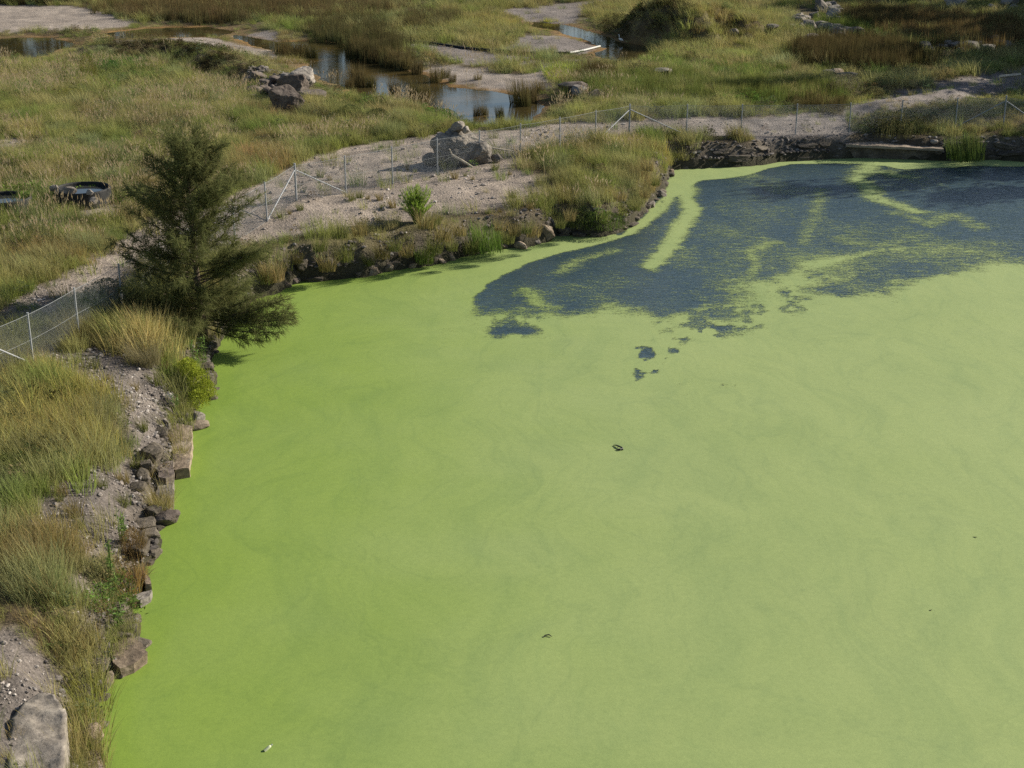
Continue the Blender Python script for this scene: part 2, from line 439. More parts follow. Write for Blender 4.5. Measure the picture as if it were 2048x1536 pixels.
M['wetwood'] = mat_simple('wet_dark_wood', (0.03, 0.03, 0.022), 0.5, 0.4, 0, 0.3, 9, 0.01)
M['bark'] = mat_simple('bark', (0.10, 0.075, 0.055), 0.95, 0.1, 0, 0.4, 12, 0.02)
M['tank'] = mat_simple('black_rubber_tank', (0.018, 0.018, 0.018), 0.75, 0.3, 0, 0.4, 5, 0.01)
M['tank_water'] = mat_simple('tank_water', (0.03, 0.032, 0.03), 0.06, 0.6, 0, 0.2, 2)
M['concrete'] = mat_simple('old_concrete', (0.24, 0.195, 0.15), 0.9, 0.2, 0, 0.3, 3.0, 0.02)
M['pipe'] = mat_simple('white_pipe', (0.52, 0.51, 0.47), 0.7, 0.3, 0, 0.08, 5)
M['black_pipe'] = mat_simple('black_hose', (0.02, 0.02, 0.02), 0.7, 0.3, 0, 0.2, 5)
M['bottle'] = mat_simple('algae_smeared_plastic', (0.52, 0.55, 0.34), 0.5, 0.4, 0, 0.25, 14)
M['feather'] = mat_simple('white_feathers', (0.78, 0.77, 0.72), 0.9, 0.1, 0, 0.05, 8)
M['beak'] = mat_simple('dark_beak', (0.05, 0.045, 0.03), 0.6)

# ------------------------------------------------------------------ object helpers
def link(name, me, parent=None, mat=None):
    o = bpy.data.objects.new(name, me); COL.objects.link(o)
    if mat is not None and me is not None and not me.materials: me.materials.append(mat)
    if parent is not None: o.parent = parent
    return o
def tag(o, label=None, cat=None, group=None, kind=None):
    if label: o['label'] = label
    if cat: o['category'] = cat
    if group: o['group'] = group
    if kind: o['kind'] = kind
    return o
def empty(name, loc, rz=0.0):
    o = bpy.data.objects.new(name, None); COL.objects.link(o)
    o.location = loc; o.rotation_euler = (0, 0, rz); o.empty_display_size = 0.3
    return o
def mesh_np(name, V, F, mat=None, attrs=(), smooth=False):
    me = bpy.data.meshes.new(name)
    V = np.asarray(V, np.float32)
    quads = isinstance(F, np.ndarray)
    if quads:
        n, k = F.shape
        me.vertices.add(len(V)); me.vertices.foreach_set('co', V.ravel())
        me.loops.add(n * k); me.loops.foreach_set('vertex_index', F.astype(np.int32).ravel())
        me.polygons.add(n); me.polygons.foreach_set('loop_start', np.arange(0, n * k, k, dtype=np.int32))
        me.update(calc_edges=True)
    else:
        me.from_pydata([tuple(v) for v in V], [], F)
    for nm, ty, data in attrs:
        a = me.attributes.new(nm, ty, 'POINT')
        if ty == 'FLOAT': a.data.foreach_set('value', np.asarray(data, np.float32).ravel())
        else: a.data.foreach_set('color', np.asarray(data, np.float32).ravel())
    if mat: me.materials.append(mat)
    if smooth: me.polygons.foreach_set('use_smooth', np.ones(len(me.polygons), bool))
    me.validate()
    return me
def tube(V, Fc, pts, rads, sides=6, cap=True):
    """append a tube along pts"""
    b0 = len(V); n = len(pts)
    for i, p in enumerate(pts):
        p = Vector(p)
        d = (Vector(pts[min(i + 1, n - 1)]) - Vector(pts[max(i - 1, 0)])).normalized()
        up = Vector((0, 0, 1)) if abs(d.z) < 0.9 else Vector((1, 0, 0))
        a = d.cross(up).normalized(); b = d.cross(a)
        r = rads[i] if hasattr(rads, '__len__') else rads
        for k in range(sides):
            t = 2 * math.pi * k / sides
            V.append(tuple(p + a * math.cos(t) * r + b * math.sin(t) * r))
    for i in range(n - 1):
        for k in range(sides):
            k2 = (k + 1) % sides
            Fc.append((b0 + i * sides + k, b0 + i * sides + k2, b0 + (i + 1) * sides + k2, b0 + (i + 1) * sides + k))
    if cap:
        Fc.append(tuple(b0 + k for k in range(sides))[::-1])
        Fc.append(tuple(b0 + (n - 1) * sides + k for k in range(sides)))

_HC = {}
def hz(x, y):
    return float(fields(np.array([x], float), np.array([y], float))['h'][0])

# ------------------------------------------------------------------ ground sheet
rows = [-40.0, -20, -8, 2, 10, 16, 21]
yy = 24.5
while yy < 62: rows.append(yy); yy += 0.15
while yy < 112: rows.append(yy); yy += 0.30
while yy < 172: rows.append(yy); yy += 0.6
st = 1.2
while yy < 3500: rows.append(yy); st *= 1.13; yy += st
rows = np.array(rows); NC = 470
u = np.linspace(-1, 1, NC)
def fan(rows, u, inner=0.86, slope=0.36, pad=3.0, wing=120.0):
    yb = np.maximum(rows, 24)[:, None]
    half = slope * yb + pad
    a = np.abs(u)[None, :]
    xi = np.minimum(a, inner) / inner * half
    xo = np.clip((a - inner) / (1 - inner), 0, 1) ** 1.6 * (wing + yb * 0.5)
    return np.sign(u)[None, :] * (xi + xo), np.repeat(rows[:, None], len(u), 1)
GX, GY = fan(rows, u)
f = fields(GX, GY)
G, S, MU, O, WET, CL = cover(GX, GY, f)
def lerp3(c, k, col): return c + (np.array(col) - c) * k[..., None]
alb = np.zeros(GX.shape + (3,)) + np.array((0.105, 0.082, 0.048))
alb = lerp3(alb, ss(0.45, 0.7, fbm(GX * .3, GY * .3, 40)), (0.13, 0.115, 0.055))
alb = lerp3(alb, O * .8, (0.17, 0.115, 0.055))
alb = lerp3(alb, MU, (0.185, 0.165, 0.155))
alb = lerp3(alb, G, (0.238, 0.203, 0.174))
alb = lerp3(alb, G * ss(58, 48, GY), (0.125, 0.110, 0.101))
alb = lerp3(alb, G * ss(6, 14, GX), (0.20, 0.178, 0.165))  # right-hand gravel greyer: its dappled shade is put into the albedo
alb = lerp3(alb, S, (0.275, 0.238, 0.208))
alb = lerp3(alb, ss(1.0, 0.1, f['w']) * ss(25, 5, GX) * ss(.35, .6, fbm(GX * .4, GY * .25, 45)), (0.21, 0.125, 0.045))
alb = lerp3(alb, CL, (0.10, 0.086, 0.068))
alb = lerp3(alb, ss(0.42, 0.08, f['sp'] + (f['n1'] - .5) * .3) * (f['sp'] > -2), (0.045, 0.042, 0.026))
_rub = rubble(GX, GY)
alb = lerp3(alb, _rub, (0.10, 0.088, 0.076))
stony = np.clip(_rub + G + CL + 0.5 * MU + 0.3 * S, 0, 1)
NR = len(rows)
idx = np.arange(NR * NC).reshape(NR, NC)
quads = np.stack([idx[:-1, :-1], idx[:-1, 1:], idx[1:, 1:], idx[1:, :-1]], -1).reshape(-1, 4)
V = np.stack([GX, GY, f['h']], -1).reshape(-1, 3)
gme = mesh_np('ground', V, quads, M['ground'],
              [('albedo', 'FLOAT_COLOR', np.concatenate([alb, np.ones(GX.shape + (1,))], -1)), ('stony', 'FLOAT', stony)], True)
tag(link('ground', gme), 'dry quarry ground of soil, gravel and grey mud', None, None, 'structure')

# ------------------------------------------------------------------ water
wr = np.concatenate([np.arange(6, 24, 1.5), np.arange(24.3, 92, 0.22)])
wu = np.linspace(-1, 1, 420)
WX, WY = fan(wr, wu, 0.94, 0.36, 3.0, 20.0)
sp = sdist(WX, WY, POND, 12.0)
widx = np.arange(WX.size).reshape(WX.shape)
wq = np.stack([widx[:-1, :-1], widx[:-1, 1:], widx[1:, 1:], widx[1:, :-1]], -1).reshape(-1, 4)
def used(V, Q, attrs, keep):
    Q = Q[keep]
    u_, inv = np.unique(Q.ravel(), return_inverse=True)
    return V[u_], inv.reshape(Q.shape), [(n, t, d[u_]) for n, t, d in attrs]
wv = np.stack([WX.ravel(), WY.ravel(), np.zeros(WX.size)], -1)
qs = sp.ravel()[wq].min(1)
v_, q_, _ = used(wv, wq, [], qs < 0.6)
tag(link('pond_water', mesh_np('pond_water', v_, q_, M['pond'])), 'dark rippled pond water showing between the duckweed', None, None, 'structure')

OPEN1 = poly([(950,643),(937,632),(944,594),(973,570),(997,553),(1032,534),(1067,519),(1105,507),(1143,501),(1205,484),(1255,468),(1300,440),(1325,402),(1351,393),
    (1372,376),(1399,360),(1446,357),(1475,351),(1534,335),(1577,327),(1665,325),(1720,327),(1767,331),(1811,339),(1884,335),(1957,331),(2048,333),(2300,345),(2300,505),
    (2048,498),(1983,494),(1884,500),(1775,510),(1694,520),(1629,530),(1577,545),(1530,565),(1475,582),(1450,603),(1391,621),(1334,641),(1266,632),(1237,621),(1210,617),
    (1193,624),(1149,628),(1093,624),(1046,614),(1000,630)], 0.0)
OPEN2 = poly([(1622,578),(1650,560),(1720,537),(1800,517),(1900,506),(2048,500),(2200,500),(2200,515),(2048,518),(1990,530),(1930,545),(1870,556),(1800,567),(1760,582),(1720,593),(1680,595),(1640,590)], 0.0)
OPEN3 = poly([(961,658),(985,649),(1010,646),(1040,648),(1085,656),(1083,668),(1050,671),(1020,679),(990,677)], 0.0)
SPOTS = [(1303,710,20,13,1.0),(1288,697,12,5,.8),(1345,702,16,7,.9),(1278,753,16,13,.85),(1312,742,9,6,.9),(1385,657,16,7,.8),(1410,640,26,9,.55),(1450,625,40,12,.5),(1455,771,20,6,.6),
         (1330,662,14,6,.6),(1380,680,18,5,.5),(1500,632,60,12,.45),(1560,600,60,14,.5),(1357,772,8,4,.5),(1370,790,7,3,.5),(885,690,10,22,.35),(905,660,22,8,.35),(1870,560,40,8,.4),
         (1240,520,3,2,.3),(905,600,25,20,.18),(1340,735,9,4,.55),(1325,727,8,4,.5),(1000,960,60,60,.12),(1250,980,70,50,.12)]
STREAK = [([(1371,365),(1372,392),(1386,425),(1362,452),(1343,488),(1318,518),(1302,532)], 0.55, 1.0),
          ([(1740,332),(1712,362),(1745,392),(1785,408),(1830,425)], 0.75, 0.72), ([(1760,346),(1812,358)], 0.7, .6),
          ([(1642,378),(1634,410),(1628,440),(1612,480)], 0.55, .42), ([(1555,480),(1495,505),(1512,528),(1505,548)], 0.5, .55),
          ([(1795,432),(1850,452),(1900,432),(1960,450)], 0.8, .45), ([(1690,478),(1760,488),(1840,478)], 1.0, .4),
          ([(1330,350),(1350,372),(1320,420),(1270,460)], 0.35, .9), ([(1060,600),(1150,575),(1250,560)], 1.5, .25),
          ([(1120,545),(1160,520),(1230,500)], 0.5, .45), ([(1480,470),(1520,440),(1560,420)], 1.2, .25),
          ([(1045,590),(1065,612),(1090,622)], .6, .6), ([(1640,530),(1700,508),(1800,492),(1950,482),(2100,490)], .7, .18)]
fx, fy = WX.ravel(), WY.ravel()
nwarp = (fbm(fx * .35, fy * .35, 61) - .5)
nfine = (fbm(fx * 1.5, fy * 1.5, 66) - .5)
o1 = sdist(fx, fy, OPEN1, 12.0); o2 = sdist(fx, fy, OPEN2, 12.0); o3 = sdist(fx, fy, OPEN3, 6.0)
pe = np.array(px_at(1150, 500, 0.0))
crisp = ss(0.0, 4.0, fy - (58 + 0.75 * fx))         # the far rim is a crisp line, the near one frays
o1 = o1 + nwarp * (3.2 - 2.6 * crisp) + nfine * (1.2 - .9 * crisp)
opn = ss(2.2 - 2.05 * crisp, -1.6 + 1.3 * crisp, o1)
opn = np.maximum(opn, 0.97 * ss(1.7, -0.6, o2 + nwarp * 1.8 + nfine))
opn = np.maximum(opn, ss(0.3, -0.5, o3 + nwarp * .8 + nfine * .8))
for (cx, cy, rx, ry, k) in SPOTS:
    c = px_at(cx, cy, 0.0); e2 = px_at(cx, cy + ry, 0.0); e1 = px_at(cx + rx, cy, 0.0)
    r = np.sqrt(((fx - c[0]) / (e1[0] - c[0])) ** 2 + ((fy - c[1]) / (c[1] - e2[1])) ** 2)
    opn = np.maximum(opn, k * (1 - ss(0.45, 1.5, r + nfine * 1.6 + (fbm(fx * 4.0, fy * 2.6, 91, 3) - .5) * 2.6 + nwarp * .6)))
OPEN5 = poly([(1290,650),(1400,618),(1500,590),(1640,556),(1640,620),(1520,660),(1440,690),(1360,690),(1300,680)], 0.0)
frag = ss(.51, .60, fbm(fx * 1.2, fy * .7, 81, 5))
opn = np.maximum(opn, .85 * frag * ss(1.2, -1.0, sdist(fx, fy, OPEN5, 6.0) + nwarp))
OPEN6 = poly([(935,610),(1000,600),(1110,615),(1090,672),(1020,682),(962,668),(935,640)], 0.0)
frag2 = ss(.42, .60, fbm(fx * 1.0, fy * .6, 83, 5))
opn = np.maximum(opn, .72 * frag2 * ss(1.2, -.8, sdist(fx, fy, OPEN6, 6.0) + nwarp))
OPEN7 = poly([(1380,625),(1475,585),(1530,560),(1640,525),(1700,505),(1720,530),(1660,560),(1600,575),(1520,605),(1440,632)], 0.0)
opn = np.maximum(opn, .88 * ss(.36, .56, fbm(fx * .8, fy * .45, 85, 5)) * ss(2.2, 0.0, sdist(fx, fy, OPEN7, 6.0) + nwarp))
BANKW = poly([(1238,470),(1280,438),(1318,398),(1340,356),(1334,350),(1318,376),(1296,402),(1262,436),(1225,462)], 0.0)
opn = np.maximum(opn, ss(.25, -.1, sdist(fx, fy, BANKW, 6.0) + nfine * .5))
OPEN4 = poly([(1640,548),(1760,512),(1900,490),(2200,480),(2200,530),(2000,522),(1850,530),(1700,556)], 0.0)
opn = np.maximum(opn, .88 * ss(2.2, 0.1, sdist(fx, fy, OPEN4, 6.0) + nwarp * 1.5 + nfine))
den = 1.22 - 1.10 * opn
mott = fbm(fx * .22 + fy * .05, fy * .12, 71, 5)
den = den + 0.24 * ss(0.50, 0.76, mott) * opn * (opn > .3)
for (L, w_, k) in STREAK:
    L = px_at(np.array([p[0] for p in L]), np.array([p[1] for p in L]), 0.0)
    d = pdist(fx + nwarp * 0.9, fy + nwarp * 2.0, L)
    den = np.maximum(den, .1 + k * .82 * np.exp(-(d / (w_ * (1.0 + 1.1 * nfine))) ** 2))
shore = ss(1.0, 0.2, -sp.ravel())
pale = np.clip(ss(-11, 6, fx + (50 - fy) * 0.03 + nwarp * 3) * 0.9 + 0.10 * ss(30, 60, fy) - 0.15 * shore * (fx < 2) + nwarp * .15, 0, 1)  # paler to the right: veil and sheen put into the mat's colour
inside = (qs < 0.5) & (den[wq].max(1) > 0.10)
wv2 = wv.copy(); wv2[:, 2] = 0.012
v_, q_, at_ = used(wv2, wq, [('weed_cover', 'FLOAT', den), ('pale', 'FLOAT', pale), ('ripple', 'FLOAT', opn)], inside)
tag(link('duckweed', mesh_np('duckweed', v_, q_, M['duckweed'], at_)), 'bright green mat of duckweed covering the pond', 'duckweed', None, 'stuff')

# creek water behind the fence
cr = np.arange(88, 185, 0.45); cu = np.linspace(-1, 1, 300)
CX, CY = fan(cr, cu, 0.99, 0.37, 3.0, 2.0)
fc = fields(CX, CY)
cidx = np.arange(CX.size).reshape(CX.shape)
cq = np.stack([cidx[:-1, :-1], cidx[:-1, 1:], cidx[1:, 1:], cidx[1:, :-1]], -1).reshape(-1, 4)
keep = (fc['w'].ravel()[cq].min(1) < 0.5) & (fc['sp'].ravel()[cq].min(1) > 1.0)
v_, q_, _ = used(np.stack([CX.ravel(), CY.ravel(), np.full(CX.size, Z_CREEK)], -1), cq, [], keep)
tag(link('creek_water', mesh_np('creek_water', v_, q_, M['creek'])), 'shallow brown creek water reflecting the sky', None, None, 'structure')

# ------------------------------------------------------------------ plant meshes
def blades(n, h0, h1, rad, lean, width, seed, droop=0.5, segs=3, wind=(-0.18, 0.0), plume=0):
    r = np.random.default_rng(seed)
    V, Fc, A = [], [], []
    for i in range(n):
        a = r.uniform(0, 2 * math.pi); q = rad * math.sqrt(r.uniform(0, 1))
        bx, by = q * math.cos(a), q * math.sin(a)
        a2 = a + r.normal(0, 0.6)
        L = r.uniform(h0, h1); ln = lean * r.uniform(0.2, 1.3)
        dx, dy = math.cos(a2) * ln + wind[0] * r.uniform(.4, 1.4), math.sin(a2) * ln + wind[1]
        w = width * r.uniform(0.6, 1.3)
        sx, sy = -math.sin(a2 + r.normal(0, .8)), math.cos(a2 + r.normal(0, .8))
        rv, rh = r.uniform(0, 1), r.uniform(0, 1)
        b0 = len(V)
        for s in range(segs + 1):
            t = s / segs
            k = t ** (1 + droop)
            z = L * (t - 0.33 * droop * ln * t * t)
            x, y = bx + dx * L * k, by + dy * L * k
            ww = w * (1 - t) ** 0.7 if s < segs else 0
            if s < segs:
                V += [(x - sx * ww, y - sy * ww, z), (x + sx * ww, y + sy * ww, z)]; A += [(rv, t, rh, 1)] * 2
            else:
                V.append((x, y, z)); A.append((rv, t, rh, 1))
        for s in range(segs - 1):
            c = b0 + 2 * s
            Fc.append((c, c + 1, c + 3, c + 2))
        c = b0 + 2 * (segs - 1); Fc.append((c, c + 1, c + 2))
        if plume and i < plume:
            p = Vector(V[-1]); d = Vector((dx * 1.6, dy * 1.6, 1.0)).normalized()
            for sd in (Vector((1, 0, 0)), Vector((0, 1, 0))):
                e = d.cross(sd).normalized() * width * 3.4
                b = len(V); pl = 0.13 + 0.08 * rv
                V += [tuple(p - d * pl * .5), tuple(p + e), tuple(p + d * pl), tuple(p - e)]
                A += [(0.8, 1, rh, 1)] * 4
                Fc.append((b, b + 1, b + 2, b + 3))
    return V, Fc, A
def leaves(n, rad, h, size, seed, stems=5, shape='dome', narrow=2.2):
    r = np.random.default_rng(seed)
    V, Fc, A = [], [], []
    st = [(r.uniform(-1, 1) * rad * .5, r.uniform(-1, 1) * rad * .5, r.uniform(.6, 1.0)) for _ in range(stems)]
    for i in range(n):
        a = r.uniform(0, 2 * math.pi); t = r.uniform(0, 1)
        if shape == 'dome':
            q = rad * math.sqrt(r.uniform(0.15, 1)) * math.sqrt(max(0.05, 1 - t * t)); x, y, z = q * math.cos(a), q * math.sin(a), h * t
        elif shape == 'stalk':
            s = st[i % stems]; x, y, z = s[0] * (1 + t * .4), s[1] * (1 + t * .4), h * s[2] * (0.1 + .9 * t)
        d = Vector((math.cos(a) + r.normal(0, .4), math.sin(a) + r.normal(0, .4), r.uniform(-.2, 1.0))).normalized()
        s_ = Vector((-d.y, d.x, r.normal(0, .5))).normalized()
        L = size * r.uniform(.6, 1.3); W = L / narrow * .5
        p = Vector((x, y, z)); b = len(V); rv, rh = r.uniform(0, 1), r.uniform(0, 1)
        V += [tuple(p), tuple(p + d * L * .5 + s_ * W), tuple(p + d * L), tuple(p + d * L * .5 - s_ * W)]
        A += [(rv, .2, rh, 1), (rv, .6, rh, 1), (rv, 1, rh, 1), (rv, .6, rh, 1)]
        Fc.append((b, b + 1, b + 2, b + 3))
    if shape == 'stalk':
        for s in st:
            b0 = len(V); tube(V, Fc, [(s[0], s[1], 0), (s[0] * 1.4, s[1] * 1.4, h * s[2])], [0.014, 0.006], 4, False); A += [(.4, 0, .5, 1)] * (len(V) - b0)
    return V, Fc, A
def leaf_mesh(name, VFA, mat):
    V, Fc, A = VFA
    return mesh_np(name, V, Fc, mat, [('blade', 'FLOAT_COLOR', A)])

def planes_rock(seed, dims, blocky=0.5, sub=3, rough=0.05, nplanes=12):
    """a stone: an ico sphere cut by random planes (and by a box where blocky), then roughened"""
    r = random.Random(seed)
    bm = bmesh.new()
    bmesh.ops.create_icosphere(bm, subdivisions=sub, radius=1.0)
    pl = []
    for _ in range(nplanes):
        n = Vector((r.gauss(0, 1), r.gauss(0, 1), r.gauss(0, .8))).normalized()
        pl.append((n, r.uniform(0.52, 0.88)))
    if blocky > 0:
        j = 0.16
        for ax in ((1,0,0),(-1,0,0),(0,1,0),(0,-1,0),(0,0,1),(0,0,-1)):
            n = (Vector(ax) + Vector((r.gauss(0, j), r.gauss(0, j), r.gauss(0, j)))).normalized()
            pl.append((n, 1.0 - blocky * r.uniform(.38, .52)))
    off = Vector((r.uniform(0, 90), r.uniform(0, 90), r.uniform(0, 90)))
    for v in bm.verts:
        d = v.co.normalized(); k = 1.0
        for n, q in pl:
            c = n.dot(d)
            if c > 1e-3: k = min(k, q / c)
        k *= 1 + rough * (mnoise.fractal(d * 2.6 + off, 1.0, 2.0, 4)) - rough * .9 * (1 - min(1.0, abs(mnoise.noise(d * 2.1 - off)) * 9))
        v.co = d * k
    xs = [v.co.x for v in bm.verts]; ys = [v.co.y for v in bm.verts]; zs = [v.co.z for v in bm.verts]
    for v in bm.verts:
        v.co.x = ((v.co.x - min(xs)) / (max(xs) - min(xs)) - .5) * dims[0]
        v.co.y = ((v.co.y - min(ys)) / (max(ys) - min(ys)) - .5) * dims[1]
        v.co.z = ((v.co.z - min(zs)) / (max(zs) - min(zs))) * dims[2]
    me = bpy.data.meshes.new('rock'); bm.to_mesh(me); bm.free()
    return me

# ------------------------------------------------------------------ scattering (grass, gravel): one object each
def scatter(name, label, cat, protos, P, yaw, scl, tint, pick, tilt=None):
    n = len(P)
    me = bpy.data.meshes.new(name)
    me.vertices.add(n); me.vertices.foreach_set('co', np.asarray(P, np.float32).ravel())
    rot = np.zeros((n, 3), np.float32); rot[:, 2] = yaw
    if tilt is not None: rot[:, 0] = tilt[:, 0]; rot[:, 1] = tilt[:, 1]
    a = me.attributes.new('rot', 'FLOAT_VECTOR', 'POINT'); a.data.foreach_set('vector', rot.ravel())
    a = me.attributes.new('scl', 'FLOAT_VECTOR', 'POINT'); a.data.foreach_set('vector', np.asarray(scl, np.float32).ravel())
    a = me.attributes.new('tint', 'FLOAT_COLOR', 'POINT'); a.data.foreach_set('color', np.concatenate([tint, np.ones((n, 1))], 1).astype(np.float32).ravel())
    a = me.attributes.new('pick', 'INT', 'POINT'); a.data.foreach_set('value', np.asarray(pick, np.int32))
    o = link(name, me)
    ng = bpy.data.node_groups.new(name, 'GeometryNodeTree')
    ng.interface.new_socket('Geometry', in_out='INPUT', socket_type='NodeSocketGeometry')
    ng.interface.new_socket('Geometry', in_out='OUTPUT', socket_type='NodeSocketGeometry')
    N, Lk = ng.nodes, ng.links
    gi, go = N.new('NodeGroupInput'), N.new('NodeGroupOutput')
    iop = N.new('GeometryNodeInstanceOnPoints'); iop.inputs['Pick Instance'].default_value = True
    g2i = N.new('GeometryNodeGeometryToInstance')
    for k, pm in reversed(list(enumerate(protos))):
        po = bpy.data.objects.new(name + '_clump', pm)
        oi = N.new('GeometryNodeObjectInfo'); oi.inputs['Object'].default_value = po
        Lk.new(oi.outputs['Geometry'], g2i.inputs[0])
    def attr(nm, ty):
        q = N.new('GeometryNodeInputNamedAttribute'); q.data_type = ty; q.inputs[0].default_value = nm
        return q.outputs[0]
    e2r = N.new('FunctionNodeEulerToRotation')
    Lk.new(attr('rot', 'FLOAT_VECTOR'), e2r.inputs[0])
    Lk.new(gi.outputs[0], iop.inputs['Points']); Lk.new(g2i.outputs[0], iop.inputs['Instance'])
    Lk.new(attr('pick', 'INT'), iop.inputs['Instance Index'])
    Lk.new(e2r.outputs[0], iop.inputs['Rotation']); Lk.new(attr('scl', 'FLOAT_VECTOR'), iop.inputs['Scale'])
    Lk.new(iop.outputs[0], go.inputs[0])
    md = o.modifiers.new('scatter', 'NODES'); md.node_group = ng
    return tag(o, label, cat, None, 'stuff')

def rand_land(n, y0, y1, slope=0.37, pad=3):
    """random points in the part of the land the picture can see"""
    t = RNG.uniform(0, 1, n)
    y = np.sqrt(y0 * y0 + t * (y1 * y1 - y0 * y0))
    x = RNG.uniform(-1, 1, n) * (slope * y + pad)
    return x, y

PAL = np.array([(0.285, 0.25, 0.112), (0.180, 0.195, 0.056), (0.115, 0.175, 0.036), (0.185, 0.215, 0.105), (0.250, 0.180, 0.090)])
def grass_tint(x, y, n):
    a = fbm(x * .16, y * .10, 101); b = fbm(x * .9, y * .6, 107); c = fbm(x * .35, y * .2, 113)
    dry = np.clip(ss(.38, .62, a) + RNG.normal(0, .18, n), 0, 1)
    col = PAL[1] * .9 + (PAL[0] - PAL[1] * .9) * dry[:, None]
    g = np.clip(ss(.52, .68, b) * .9 + RNG.normal(0, .1, n), 0, 1); col = col + (PAL[2] - col) * g[:, None]
    gg = ss(.58, .70, c); col = col + (PAL[3] - col) * (gg * .8)[:, None]
    ru = ss(.60, .74, fbm(x * .5, y * .35, 131)) * .7; col = col + (PAL[4] - col) * ru[:, None]
    return 1.2 * col * (.68 + .62 * fbm(x * 1.3, y * .9, 137))[:, None] * RNG.uniform(.68, 1.3, (n, 1))

